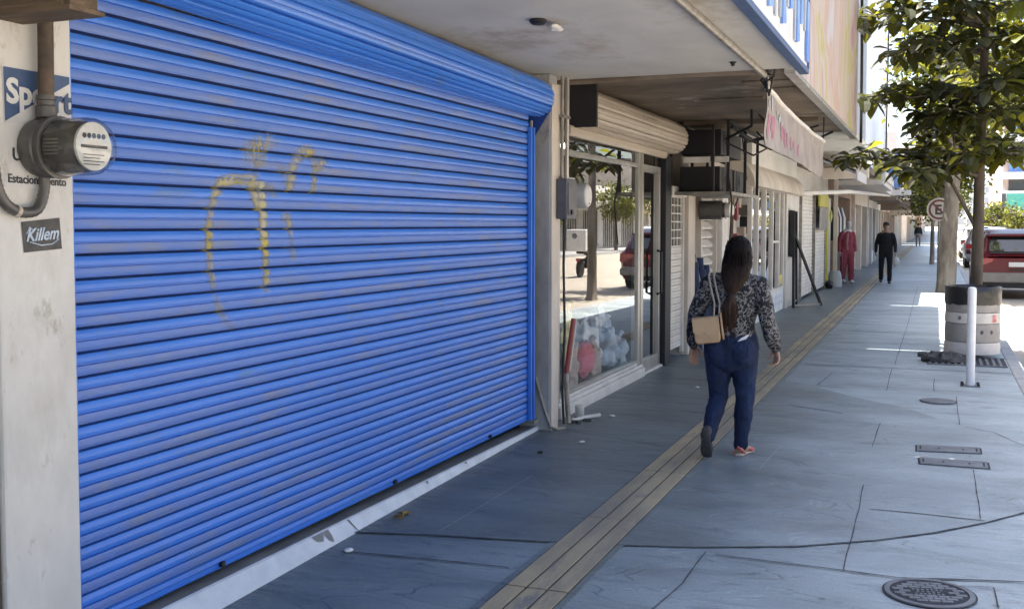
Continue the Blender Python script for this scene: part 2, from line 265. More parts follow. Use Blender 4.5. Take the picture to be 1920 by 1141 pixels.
def blouse_mat():
    m = mat('black and white leaf print', (0.006, 0.006, 0.008), (0.010, 0.009, 0.012), rough=0.85, scale=8)
    t = m.node_tree; N = t.nodes; L = t.links; b = N['Principled BSDF']
    co = N.new('ShaderNodeTexCoord')
    n0 = N.new('ShaderNodeTexNoise'); n0.inputs['Scale'].default_value = 14; n0.inputs['Distortion'].default_value = 2.2; n0.inputs['Detail'].default_value = 3
    L.new(co.outputs['Object'], n0.inputs[0])
    v = N.new('ShaderNodeTexVoronoi'); v.feature = 'DISTANCE_TO_EDGE'; v.inputs['Scale'].default_value = 34
    mx0 = N.new('ShaderNodeMix'); mx0.data_type = 'RGBA'; mx0.inputs[0].default_value = 0.1
    L.new(co.outputs['Object'], mx0.inputs[6]); L.new(n0.outputs['Color'], mx0.inputs[7]); L.new(mx0.outputs[2], v.inputs[0])
    a = N.new('ShaderNodeMath'); a.operation = 'LESS_THAN'; a.inputs[1].default_value = 0.10; L.new(v.outputs['Distance'], a.inputs[0])
    c = N.new('ShaderNodeMath'); c.operation = 'GREATER_THAN'; c.inputs[1].default_value = 0.46; L.new(n0.outputs[0], c.inputs[0])
    d = N.new('ShaderNodeMath'); d.operation = 'MULTIPLY'; L.new(a.outputs[0], d.inputs[0]); L.new(c.outputs[0], d.inputs[1])
    r = [n for n in N if n.type == 'VALTORGB'][0]
    mx = N.new('ShaderNodeMix'); mx.data_type = 'RGBA'
    L.new(d.outputs[0], mx.inputs[0]); L.new(r.outputs[0], mx.inputs[6]); mx.inputs[7].default_value = (0.22, 0.205, 0.195, 1)
    L.new(mx.outputs[2], b.inputs['Base Color'])
    return m
M['blouse'] = blouse_mat()

# ------------------------------------------------------------ helpers
class MB:
    """collects boxes, tubes, lathes and sheets, then becomes ONE mesh object"""
    def __init__(s): s.v = []; s.f = []; s.m = []
    def add(s, vs, fs, mi=0):
        o = len(s.v); s.v += [tuple(v) for v in vs]; s.f += [tuple(o + i for i in f) for f in fs]; s.m += [mi] * len(fs); return s
    def box(s, x0, x1, y0, y1, z0, z1, mi=0, mtx=None):
        x0, x1 = sorted((x0, x1)); y0, y1 = sorted((y0, y1)); z0, z1 = sorted((z0, z1))
        vs = [Vector(p) for p in ((x0, y0, z0), (x1, y0, z0), (x1, y1, z0), (x0, y1, z0), (x0, y0, z1), (x1, y0, z1), (x1, y1, z1), (x0, y1, z1))]
        if mtx: vs = [mtx @ v for v in vs]
        return s.add(vs, [(0, 3, 2, 1), (4, 5, 6, 7), (0, 1, 5, 4), (1, 2, 6, 5), (2, 3, 7, 6), (3, 0, 4, 7)], mi)
    def bar(s, a, b, w, d=None, mi=0, up=(0, 0, 1)):
        a, b = Vector(a), Vector(b); t = (b - a); L = t.length; t.normalize(); up = Vector(up)
        if abs(t.dot(up)) > 0.95: up = Vector((0, 1, 0))
        u = t.cross(up).normalized(); w2 = u.cross(t)
        m = Matrix((u, t, w2)).transposed().to_4x4(); m.translation = a
        d = d or w
        return s.box(-w / 2, w / 2, 0, L, -d / 2, d / 2, mi, m)
    def tube(s, pts, r, n=8, mi=0, cap=True):
        pts = [Vector(p) for p in pts]; rs = r if isinstance(r, (list, tuple)) else [r] * len(pts)
        vs = []; fs = []; u = None
        for i, p in enumerate(pts):
            t = (pts[min(i + 1, len(pts) - 1)] - pts[max(i - 1, 0)])
            t = t.normalized() if t.length > 1e-9 else Vector((0, 0, 1))
            if u is None: u = t.orthogonal().normalized()
            u = (u - t * u.dot(t)); u = u.normalized() if u.length > 1e-6 else t.orthogonal().normalized()
            w = t.cross(u)
            for k in range(n):
                a = 2 * math.pi * k / n; vs.append(p + (u * math.cos(a) + w * math.sin(a)) * rs[i])
        for i in range(len(pts) - 1):
            for k in range(n):
                fs.append((i * n + k, i * n + (k + 1) % n, (i + 1) * n + (k + 1) % n, (i + 1) * n + k))
        if cap:
            fs.append(tuple(reversed(range(n)))); fs.append(tuple((len(pts) - 1) * n + k for k in range(n)))
        return s.add(vs, fs, mi)
    def lathe(s, prof, o=(0, 0, 0), axis='z', n=24, mi=0, cap=True):
        """prof: (radius, height) list along the axis"""
        vs = []; fs = []; o = Vector(o)
        for r_, h in prof:
            for k in range(n):
                a = 2 * math.pi * k / n; c, d = r_ * math.cos(a), r_ * math.sin(a)
                vs.append(o + Vector({'z': (c, d, h), 'x': (h, c, d), 'y': (d, h, c)}[axis]))
        for i in range(len(prof) - 1):
            for k in range(n):
                fs.append((i * n + k, i * n + (k + 1) % n, (i + 1) * n + (k + 1) % n, (i + 1) * n + k))
        if cap:
            fs.append(tuple(reversed(range(n)))); fs.append(tuple((len(prof) - 1) * n + k for k in range(n)))
        return s.add(vs, fs, mi)
    def prism(s, poly, a0, a1, axis='y', mi=0):
        """poly: 2D outline, extruded along axis: y -> (x,z), x -> (y,z), z -> (x,y)"""
        n = len(poly); f = {'y': lambda p, a: (p[0], a, p[1]), 'x': lambda p, a: (a, p[0], p[1]), 'z': lambda p, a: (p[0], p[1], a)}[axis]
        vs = [f(p, a0) for p in poly] + [f(p, a1) for p in poly]
        fs = [tuple(range(n)), tuple(reversed(range(n, 2 * n)))] + [(i, i + n, (i + 1) % n + n, (i + 1) % n) for i in range(n)]
        return s.add(vs, fs, mi)
    def grid(s, rows, mi=0, mis=None, closed=False):
        n = len(rows[0]); vs = [p for r_ in rows for p in r_]; fs = []; ms = []
        for i in range(len(rows) - 1):
            for k in range(n if closed else n - 1):
                fs.append((i * n + k, i * n + (k + 1) % n, (i + 1) * n + (k + 1) % n, (i + 1) * n + k)); ms.append(mis[i] if mis else mi)
        o = len(s.v); s.v += [tuple(v) for v in vs]; s.f += [tuple(o + q for q in f) for f in fs]; s.m += ms; return s
    def blob(s, c, r, n=12, m=8, amp=0.0, seed=0, mi=0, freq=3):
        c = Vector(c); r = Vector(r if hasattr(r, '__len__') else (r, r, r)); rows = []
        for i in range(m + 1):
            th = math.pi * i / m; row = []
            for k in range(n):
                ph = 2 * math.pi * k / n; d = Vector((math.sin(th) * math.cos(ph), math.sin(th) * math.sin(ph), math.cos(th)))
                q = 1 + amp * noise.noise(d * freq + Vector((seed * 3.7, seed, 0)))
                row.append(c + Vector((d.x * r.x, d.y * r.y, d.z * r.z)) * q)
            rows.append(row)
        return s.grid(rows, mi, closed=True)
    def build_each(s, name, mats, parent, **k):
        """one object for every separate piece collected here"""
        up = list(range(len(s.v)))
        def find(i):
            while up[i] != i: up[i] = up[up[i]]; i = up[i]
            return i
        for f in s.f:
            for j in f[1:]: up[find(j)] = find(f[0])
        g = {}
        for f, mi in zip(s.f, s.m): g.setdefault(find(f[0]), []).append((f, mi))
        out = []
        for fs in g.values():
            q = MB(); ids = {}
            for f, mi in fs:
                for j in f:
                    if j not in ids: ids[j] = len(q.v); q.v.append(s.v[j])
                q.f.append(tuple(ids[j] for j in f)); q.m.append(mi)
            out.append(q.build(name, mats, parent, **k))
        return out
    def build(s, name, mats, parent=None, smooth=35, bevel=0, fix=True):
        me = bpy.data.meshes.new(name)
        off = wloc(parent) if parent else Vector((0, 0, 0))
        me.from_pydata([Vector(v) - off for v in s.v], [], s.f)
        for m_ in (mats if isinstance(mats, (list, tuple)) else [mats]): me.materials.append(m_ if not isinstance(m_, str) else M[m_])
        me.polygons.foreach_set('material_index', s.m)
        if fix:
            bm = bmesh.new(); bm.from_mesh(me); bmesh.ops.recalc_face_normals(bm, faces=bm.faces); bm.to_mesh(me); bm.free()
        if smooth:
            me.polygons.foreach_set('use_smooth', [True] * len(me.polygons)); me.set_sharp_from_angle(angle=R(smooth))
        me.update()
        o = bpy.data.objects.new(name, me); C.objects.link(o)
        if parent: o.parent = parent
        if bevel:
            bv = o.modifiers.new('bevel', 'BEVEL'); bv.width = bevel; bv.segments = 2; bv.limit_method = 'ANGLE'; bv.angle_limit = R(50)
        return o
def wloc(o):
    l = Vector(o.location)
    while o.parent: o = o.parent; l += Vector(o.location)
    return l
def tag(o, label=None, cat=None, group=None, kind=None):
    if label: o['label'] = label
    if cat: o['category'] = cat
    if group: o['group'] = group
    if kind: o['kind'] = kind
    return o
def thing(name, label, cat, loc=(0, 0, 0), group=None):
    o = bpy.data.objects.new(name, None); o.empty_display_size = 0.2; C.objects.link(o); o.location = loc
    return tag(o, label, cat, group)
def copy_tree(o, parent=None):
    c = o.copy(); C.objects.link(c); c.parent = parent
    for ch in list(o.children): copy_tree(ch, c)
    return c
def text_part(txt, size, origin, xdir, ydir, m, parent, name='lettering', shear=0, bold=0.0, ext=0.0008, width=1.0):
    cu = bpy.data.curves.new('t', 'FONT'); cu.body = txt; cu.size = size; cu.extrude = ext; cu.shear = shear; cu.offset = bold; cu.resolution_u = 3
    ob = bpy.data.objects.new('t', cu); C.objects.link(ob)
    bpy.context.view_layer.update()
    me = bpy.data.meshes.new_from_object(ob.evaluated_get(bpy.context.evaluated_depsgraph_get()))
    bpy.data.objects.remove(ob); bpy.data.curves.remove(cu)
    X, Y = Vector(xdir), Vector(ydir); Z = X.cross(Y); off = wloc(parent) if parent else Vector((0, 0, 0)); O = Vector(origin) - off
    for v in me.vertices: v.co = O + X * v.co.x * width + Y * v.co.y + Z * v.co.z
    me.name = name; me.materials.clear(); me.materials.append(M[m])
    o = bpy.data.objects.new(name, me); C.objects.link(o); o.parent = parent
    return o
def nz(x, y=0, z=0): return noise.noise(Vector((x, y, z)))
# ============================================================ SETTING
def structure(o): o['kind'] = 'structure'; return o
structure(MB().add([(-400, -60, -0.3), (400, -60, -0.3), (400, 900, -0.3), (-400, 900, -0.3)], [(0, 1, 2, 3)]).build('ground', 'ground', smooth=0))
structure(MB().add([(0.97, -30, -0.15), (14, -30, -0.15), (14, 600, -0.15), (0.97, 600, -0.15)], [(0, 1, 2, 3)]).build('road', 'road', smooth=0))
structure(MB().add([(-60, 90, -0.146), (0.97, 90, -0.146), (0.97, 98, -0.146), (-60, 98, -0.146)], [(0, 1, 2, 3)]).build('side_road', 'road', smooth=0))
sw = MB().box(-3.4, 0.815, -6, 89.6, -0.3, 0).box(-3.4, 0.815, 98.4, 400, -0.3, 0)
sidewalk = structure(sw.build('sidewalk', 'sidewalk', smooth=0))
kb = MB(); y = -6.0
while y < 89:
    kb.box(0.819, 0.97, y, y + 2.985, -0.3, 0.004 + 0.002 * nz(y)); y += 3.0
structure(kb.build('kerb', 'kerb', smooth=0, bevel=0.012))
structure(MB().box(14, 17, -20, 400, -0.3, 0).build('opposite_sidewalk', 'kerb', smooth=0))

def ribbon(mb, pts, w, z=0.0022, wob=0.007):
    """flat wobbling groove line on the ground"""
    P = []
    for a, b in zip(pts[:-1], pts[1:]):
        a, b = Vector((*a, 0)), Vector((*b, 0)); n = max(2, int((b - a).length / 0.08))
        P += [a.lerp(b, i / n) for i in range(n)]
    P.append(Vector((*pts[-1], 0)))
    L, Rr = [], []
    for i, p in enumerate(P):
        t = (P[min(i + 1, len(P) - 1)] - P[max(0, i - 1)]).normalized(); u = Vector((-t.y, t.x, 0))
        q = p + u * wob * nz(p.x * 2.1, p.y * 2.1, 3); h = w * (0.55 + 0.8 * abs(nz(p.x * 5, p.y * 5, 9)))
        L.append((q.x + u.x * h / 2, q.y + u.y * h / 2, z)); Rr.append((q.x - u.x * h / 2, q.y - u.y * h / 2, z))
    mb.grid([L, Rr])
# smoother darker concrete laid in a curved patch by the shop doors
arc = [(-2.93, 4.9), (-2.819, 4.936), (-2.453, 5.029), (-2.034, 5.102), (-1.82, 5.147), (-1.562, 5.2), (-1.119, 5.327), (-0.616, 5.546), (-0.241, 5.814), (0.018, 6.051), (0.292, 6.379), (0.499, 6.672), (0.62, 6.95)]
edge = [(0.66, 7.6), (0.66, 8.7), (0.451, 9.188), (0.214, 9.406), (-0.213, 10.136), (-0.755, 10.657), (-1.163, 11.226), (-1.47, 11.5), (-1.49, 20), (-1.48, 40), (-2.95, 40)]
patch_poly = arc + edge
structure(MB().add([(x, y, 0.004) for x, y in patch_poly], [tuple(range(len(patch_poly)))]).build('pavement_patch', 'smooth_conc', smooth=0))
J = [[(-1.051, 4.772), (-1.045, 5.281)], [(-1.2, 3.6), (-1.051, 4.772)], [(-0.38, 5.233), (-0.381, 5.582), (-0.385, 6.358), (-0.395, 7.014)], [(-0.406, 8.26), (-0.401, 9.288)], [(-0.325, 6.431), (-0.068, 6.435), (0.282, 6.409)], [(0.264, 7.715), (0.266, 6.426)], [(-0.994, 5.254), (-0.38, 5.233), (-0.133, 5.216), (0.408, 5.367), (0.81, 5.45)], [(0.133, 5.195), (0.272, 5.235), (0.276, 4.954)], [(-1.097, 11.253), (-1.036, 12.247), (-0.114, 12.301)], [(-1.093, 11.215), (-0.841, 11.125)], [(-0.437, 12.813), (-0.425, 11.106)], [(0.212, 11.007), (0.21, 9.43)], [(0.249, 9.346), (0.451, 9.188), (0.64, 8.716), (0.8, 8.6)], [(0.01, 12.179), (0.012, 11.279)], [(-2.756, 4.61), (-2.408, 4.647), (-1.875, 4.682)], [(-1.417, 19.1), (-0.422, 18.858)], [(-1.466, 24.636), (-0.13, 24.714)], [(-1.329, 15.547), (-0.206, 15.564)], [(-1.21, 9.892), (-0.725, 9.643)], [(-0.42, 13.2), (-0.4, 19), (-0.42, 30)]]
jm = MB()
for l in J: ribbon(jm, l, 0.017 if abs(l[-1][0] - l[0][0]) > abs(l[-1][1] - l[0][1]) else 0.008, 0.0065)
ribbon(jm, arc, 0.013, 0.0075, 0.003)
for yy in (12.9, 17.2, 21.5, 28, 32.5, 38, 45, 53, 62, 73):
    ribbon(jm, [(-1.4, yy), (0.8, yy + 0.15 * nz(yy))], 0.025, 0.0065)
ribbon(jm, [(-2.7, 11.2), (-1.9, 11.05)], 0.008, 0.0065); ribbon(jm, [(-2.8, 8.05), (-1.85, 7.7)], 0.008, 0.0065)
jo = jm.build('joint', 'joint', smooth=0); jo.parent = sidewalk
pm = MB(); ribbon(pm, [(-2.446, 5.105), (-2.43, 6.483)], 0.007, 0.0068, 0.003); ribbon(pm, [(-1.073, 7.218), (-1.043, 8.11)], 0.007, 0.0068, 0.003)
pl = pm.build('pale_joint', 'pale_line', smooth=0); pl.parent = sidewalk
# tan tactile strip: tiles with raised bars, worn
tm = MB(); y = 2.0; k = 0
while y < 86:
    n = 1.22
    dz = 0.002 * nz(y * 3.3)
    tm.box(-1.795, -1.49, y, y + n - 0.006, -0.02, 0.007 + dz, 1)
    for i in range(3):
        xx = -1.785 + i * 0.100
        tm.box(xx, xx + 0.088, y + 0.002, y + n - 0.008, 0.007 + dz, 0.0135 + dz)
    y += n
structure(tm.build('tactile_strip', ['tactile', 'tactile_groove'], smooth=0, bevel=0.003))
MB_ = MB().box(-1.83, -1.795, 2, 86, -0.02, 0.0062).box(-1.49, -1.462, 2, 86, -0.02, 0.0062)
structure(MB_.build('tactile_border', 'smooth_conc', smooth=0))

# ============================================================ LEFT PILLAR, METER, TROUGH
px = -2.9
pil = thing('concrete_pillar', 'pale plastered pillar with painted blue sign beside the blue shutter', 'pillar', (px - 0.2, 2.84, 0))
MB().box(px - 0.4, px, 2.672, 3.012, 0, 2.83).build('shaft', 'pillar', pil, bevel=0.012, smooth=0)
MB().box(px - 0.4, px - 0.02, 2.56, 2.668, 0, 2.83).build('side_strip', 'rust', pil, smooth=0)
sg = MB().add([(px + .0025, 2.700, 2.180), (px + .0025, 3.002, 2.180), (px + .0025, 3.000, 2.025), (px + .0025, 2.706, 1.985)], [(0, 1, 2, 3)]).build('painted_sign', 'sign_white', pil, smooth=0)
MB().add([(px + .0045, 2.704, 2.174), (px + .0045, 2.996, 2.174), (px + .0045, 2.996, 2.150), (px + .0045, 2.716, 1.998), (px + .0045, 2.708, 1.993)], [(0, 1, 2, 3, 4)]).build('blue_triangle', 'navy', sg, smooth=0)
text_part('Spo', 0.115, (px + .0065, 2.712, 2.058), (0, 1, 0), (0, 0, 1), 'sign_white', sg, bold=0.004)
text_part('rt', 0.115, (px + .0065, 2.918, 2.045), (0, 1, 0), (0, 0, 1), 'navy', sg, bold=0.004)
pt = MB().add([(px + .0025, 2.70, 1.815), (px + .0025, 2.992, 1.805), (px + .0025, 2.992, 1.770), (px + .0025, 2.70, 1.775)], [(0, 1, 2, 3)]).build('painted_strip', 'sign_white', pil, smooth=0)
text_part('Estacionamiento', 0.042, (px + .0045, 2.712, 1.790), (0, 1, -0.02), (0, 0, 1), 'black_text', pt, bold=0.0007, width=0.93)
text_part('U', 0.06, (px + .0025, 2.735, 1.865), (0, 1, 0), (0, 0, 1), 'black_text', pil, bold=0.001)
stk = MB().add([(px + .003, 2.765, 1.657), (px + .003, 2.937, 1.672), (px + .003, 2.946, 1.562), (px + .003, 2.775, 1.552)], [(0, 1, 2, 3)]).build('sticker', 'sticker', pil, smooth=0)
text_part('Killem', 0.062, (px + .005, 2.782, 1.590), (0, 0.997, 0.06), (0, 0, 1), 'sticker_ink', stk, shear=0.35, bold=0.0012, width=0.92)
sw_ = MB(); sw_.tube([(px + .005, 2.80, 1.588), (px + .005, 2.85, 1.576), (px + .005, 2.90, 1.580), (px + .005, 2.93, 1.597), (px + .005, 2.92, 1.60)], 0.0022, 5)
sw_.tube([(px + .005, 2.785, 1.615), (px + .005, 2.80, 1.640), (px + .005, 2.812, 1.630)], 0.002, 5)
sw_.build('swash', 'sticker_ink', stk)

def make_meter(loc, label, big, body_mat):
    t = thing('electricity_meter', label, 'meter', loc)
    x, y, z = loc
    if big:
        MB().lathe([(0.055, 0), (0.098, 0.004), (0.105, 0.03), (0.105, 0.065), (0.10, 0.07), (0.10, 0.085), (0.108, 0.088), (0.108, 0.10), (0.09, 0.103)], loc, 'x', 36).build('socket_ring', body_mat, t, smooth=40)
        MB().lathe([(0.0, 0.10), (0.093, 0.10), (0.093, 0.105), (0.0, 0.105)], loc, 'x', 32, cap=False).build('base_plate', 'black', t)
        MB().lathe([(0.099, 0.10), (0.098, 0.22), (0.094, 0.25), (0.079, 0.272), (0.048, 0.282), (0.0, 0.285)], loc, 'x', 36, cap=False).build('glass_dome', 'dome_glass', t, smooth=80)
        MB().lathe([(0.090, 0.101), (0.088, 0.20), (0.07, 0.232)], loc, 'x', 36, cap=False).build('dark_band', 'meter_grey', t, smooth=80)
        f = MB().lathe([(0.0, 0.235), (0.082, 0.235), (0.082, 0.245), (0.0, 0.245)], loc, 'x', 32, cap=False).build('dial_plate', 'white_face', t, smooth=30)
        d = MB()
        d.box(x + .2455, x + .248, y - .06, y + .06, z - .006, z + .004)
        for i in range(5): d.lathe([(0.009, 0.2455), (0.009, 0.247)], (x, y - .044 + i * .022, z + .035), 'x', 12)
        for i in range(4): d.box(x + .2455, x + .247, y - .05, y + .045 - .02 * (i % 2), z - .03 - i * .011, z - .027 - i * .011)
        d.build('dial_marks', 'black_text', f)
        g = MB()
        for i in range(5): g.box(x + .115, x + .175, y - .0925, y - .088, z - .03 + i * .012, z - .024 + i * .012)
        g.lathe([(0.014, 0), (0.014, 0.05)], (x + .10, y, z - .02), 'x', 12)
        g.build_each('register_works', 'steel', t)
    else:
        MB().lathe([(0.09, 0), (0.112, 0.005), (0.112, 0.03), (0.104, 0.034), (0.104, 0.13), (0.097, 0.15), (0.09, 0.153)], loc, 'x', 32).build('drum', body_mat, t, smooth=40)
        MB().lathe([(0.089, 0.1535), (0.084, 0.162), (0.05, 0.167), (0, 0.168)], loc, 'x', 32, cap=False).build('face_plate', 'white_face', t, smooth=60)
        MB().box(x + .16, x + .166, y - .01, y + .012, z - .07, z - .05).build('seal', 'black', t)
    return t
mx, my, mz = px, 2.852, 1.912
make_meter((mx, my, mz), 'round electricity meter under clear glass dome on the pale pillar', True, 'meter_grey')
cd = thing('conduit_pipe', 'rusty vertical conduit running down the pale pillar into the glass domed meter', 'pipe', (px + .04, 2.79, 2.0))
MB().tube([(px + .045, 2.850, 2.345), (px + .045, 2.845, 2.02)], 0.026, 14).build('pipe', 'rust', cd)
MB().lathe([(0.030, 0), (0.036, 0.004), (0.036, 0.04), (0.030, 0.045), (0.030, 0.06), (0.034, 0.064), (0.034, 0.078)], (px + .045, 2.845, 2.012), 'z', 12).build('coupling', 'meter_grey', cd)
fx = thing('flexible_conduit', 'grey corrugated hose curling out below the glass domed meter', 'conduit', (px + .02, 2.72, 1.72))
pp = []
for i in range(61):
    a = i / 60; ctrl = [(2.845, 1.83), (2.842, 1.765), (2.81, 1.70), (2.74, 1.69), (2.68, 1.715), (2.645, 1.77), (2.63, 1.86), (2.615, 1.98)]
    s = a * (len(ctrl) - 1); j = min(int(s), len(ctrl) - 2); u = s - j
    P0, P1, P2, P3 = [Vector((0, *ctrl[max(0, min(len(ctrl) - 1, j + q))])) for q in (-1, 0, 1, 2)]
    v = 0.5 * ((2 * P1) + (P2 - P0) * u + (2 * P0 - 5 * P1 + 4 * P2 - P3) * u * u + (3 * P1 - P0 - 3 * P2 + P3) * u ** 3)
    pp.append((px + .03, v.y, v.z))
MB().tube(pp, [0.0175 + 0.0018 * (i % 2) for i in range(61)], 12).build('hose', 'meter_grey', fx, smooth=50)
MB().tube([pp[27], pp[28], pp[29]], 0.021, 10).build('tape', 'beige_metal', fx)
tr = thing('cable_trough', 'brown weathered wooden trough jutting out at the top of the pale pillar', 'trough', (px, 2.75, 2.33))
m = MB()
m.box(px - .2, -2.56, 2.66, 2.78, 2.34, 2.425).box(px - .2, -2.58, 2.645, 2.66, 2.33, 2.36)
m.build('trough', 'wood', tr, bevel=0.004, smooth=0)
MB().box(px - .2, -2.548, 2.60, 2.80, 2.425, 2.445).build('lid', 'wood', tr, smooth=0)
MB().box(px - .2, -2.545, 2.64, 2.795, 2.326, 2.34).build('bottom_board', 'wood', tr, smooth=0)

# ============================================================ BLUE SHUTTER
SX = -2.97
PITCH = 0.0913
PROF = [(0, -0.014), (0.035, -0.010), (0.065, 0.010), (0.20, 0.0175), (0.34, 0.0190), (0.455, 0.0165), (0.475, 0.0040), (0.515, 0.0040), (0.545, 0.0140), (0.68, 0.0165), (0.82, 0.0160), (0.905, 0.0115), (0.935, 0.0150), (0.950, -0.008), (1.0, -0.014)]
def prof(u):   # u 0 top of slat .. 1 bottom
    for (a, d), (b, e) in zip(PROF[:-1], PROF[1:]):
        if u <= b: return d + (e - d) * (u - a) / (b - a)
    return 0
Z0 = 0.165
def slat_x(yy, z):
    u = 1 - (((z - Z0) / PITCH) % 1.0)
    return SX + prof(u) + 0.0055 * nz(yy * 0.9, z * 0.8, 4) + 0.002 * nz(yy * 4, z * 7, 8)
bs = thing('blue_roller_shutter', 'wide closed blue roller shutter with faint yellow graffiti', 'shutter', (SX, 5.4, 0.1))
rows = []; mis = []
zs = []
nsl = 26
for s_ in range(nsl):
    for i, (u, d) in enumerate(reversed(PROF)):
        if s_ and i == 0: continue
        zs.append((Z0 + (s_ + 1 - u) * PITCH, u))
ys = [3.0 + 4.79 * i / 60 for i in range(61)]
for z, u in zs:
    off = prof(u)
    rows.append([(SX + off + 0.0055 * nz(yy * 0.9, z * 0.8, 4) + 0.002 * nz(yy * 4, z * 7, 8), yy, z) for yy in ys])
for i in range(len(zs) - 1):
    um = (zs[i][1] + zs[i + 1][1]) / 2 if zs[i + 1][1] < zs[i][1] else 0.02
    mis.append(2 if (um < .05 or um > .94) else 1 if 0.55 < um < 0.93 else 0)
mb = MB(); mb.grid(rows, mis=mis)
curt = mb.build('curtain', ['blue', 'blue_dust', 'blue_groove'], bs, smooth=28)
mb = MB()
for a, b in ((3.0, 7.79),):
    mb.prism([(SX - .004, 0.108), (SX + .012, 0.108), (SX + .016, 0.116), (SX + .012, 0.12), (SX + .012, 0.135), (SX + .02, 0.142), (SX + .016, 0.16), (SX - .004, 0.168)], a, b, 'y')
mb.build('bottom_bar', 'blue', bs, smooth=25)
mb = MB()
for yy in (3.9, 5.55, 7.0): mb.box(SX + .014, SX + .034, yy - .012, yy + .012, 0.118, 0.142)
mb.build_each('slide_bolt', 'black', bs, bevel=0.003, smooth=0)
nz_, rws = 40, []
DRUM = [((s_ + u) / 12, d) for s_ in range(12) for u, d in PROF[:-1]]
for i in range(20):
    yy = 3.0 + 4.86 * i / 19; f = (7.86 - yy) / 4.86; row = []
    for q, d in DRUM:
        a = 2 * math.pi * q; r_ = 0.126 + d + 0.004 * f
        row.append((SX + 0.062 + r_ * math.cos(a), yy, 2.625 + 0.065 * f + r_ * math.sin(a)))
    rws.append(row)
mb = MB(); mb.grid(rws, closed=True); mb.add(rws[-1], [tuple(range(len(DRUM)))])
mb.build('rolled_drum', 'blue', bs, smooth=28)
MB().prism([(SX - .02, 2.64), (SX + .19, 2.62), (SX + .175, 2.535), (SX + .14, 2.49), (SX + .03, 2.32), (SX - .02, 2.30)], 7.865, 7.875, 'y').build('end_bracket', 'blue_dark', bs, smooth=0)
MB().box(SX + .0205, SX + .05, 7.76, 7.785, 0.1, 2.40).box(SX - .03, SX + .0185, 7.793, 7.85, 0.1, 2.40).box(SX + .0205, SX + .05, 7.828, 7.85, 0.1, 2.40).build('guide_rail', 'blue', bs, bevel=0.003, smooth=0)
MB().box(SX + .02, SX + .05, 3.0, 3.03, 0.1, 2.45).build('guide_rail', 'blue', bs, smooth=0)
MB().lathe([(0.012, 0), (0.012, 0.05)], (SX + .035, 7.80, 2.40), 'z', 10).box(SX + .0, SX + .08, 7.74, 7.84, 0.092, 0.115).build_each('rail_stop', 'steel', bs)
# graffiti: thin sprayed bands lying on the slats
STR = [
 ([(4.377, 1.791), (4.276, 1.831), (4.162, 1.854), (4.041, 1.854), (3.943, 1.834), (3.893, 1.778), (3.862, 1.708), (3.849, 1.626), (3.85, 1.533), (3.859, 1.439), (3.883, 1.356), (3.901, 1.295), (3.941, 1.24), (3.995, 1.197), (4.066, 1.171)], 0.045, [.1, .35, .85, .95, .75, .62, .58, .56, .56, .5, .46, .4, .34, .28, .0]),
 ([(4.242, 1.85), (4.245, 1.775), (4.256, 1.7), (4.259, 1.624), (4.266, 1.549), (4.277, 1.447), (4.276, 1.384), (4.266, 1.326)], 0.05, [.9, .95, .95, .9, .8, .7, .75, .3]),
 ([(4.15, 1.845), (4.194, 1.786), (4.235, 1.725)], 0.055, [.7, .7, .6]),
 ([(4.041, 1.854), (4.102, 1.918), (4.165, 1.965), (4.25, 2.013), (4.315, 2.03), (4.40, 1.99)], 0.10, [.0, .22, .3, .32, .25, .05]),
 ([(4.196, 1.873), (4.214, 1.918), (4.27, 1.939), (4.357, 1.936), (4.424, 1.895), (4.45, 1.83)], 0.06, [.35, .35, .3, .28, .25, .05]),
 ([(4.473, 1.806), (4.493, 1.872), (4.508, 1.925), (4.542, 1.972), (4.605, 2.004), (4.664, 2.013), (4.70, 1.96), (4.705, 1.90)], 0.06, [.5, .65, .6, .65, .65, .6, .3, .1]),
 ([(4.685, 1.807), (4.701, 1.867), (4.722, 1.927), (4.763, 1.951), (4.826, 1.974)], 0.05, [.5, .5, .45, .6, .35]),
 ([(4.40, 1.694), (4.466, 1.676), (4.479, 1.623), (4.487, 1.571), (4.491, 1.518), (4.509, 1.47)], 0.045, [.35, .5, .5, .42, .4, .3])]
gm = MB(); cov = []
zk = sorted(set(round(z, 6) for z, u in zs)) + []
for pts, w, cv in STR:
    P = []
    for i in range(len(pts) - 1):
        a, b = Vector(pts[i]), Vector(pts[i + 1]); n = max(2, int((b - a).length / 0.004))
        for j in range(n): P.append((a.lerp(b, j / n), cv[i] + (cv[i + 1] - cv[i]) * j / n))
    P.append((Vector(pts[-1]), cv[-1])); rw = []
    for i, (p, c) in enumerate(P):
        t = (P[min(i + 6, len(P) - 1)][0] - P[max(0, i - 6)][0]).normalized(); u = Vector((-t.y, t.x)); row = []
        for k in range(9):
            q = p + u * w * .8 * (k - 4) / 4; row.append((slat_x(q.x, q.y) + 0.0022, q.x, q.y))
            cov.append(c * (1 - (abs(k - 4) / 4) ** 1.6) - 0.05)
        rw.append(row)
    gm.grid(rw)
gr = gm.build('graffiti', 'spray', bs, smooth=60)
at = gr.data.attributes.new('cover', 'FLOAT', 'POINT'); at.data.foreach_set('value', cov)

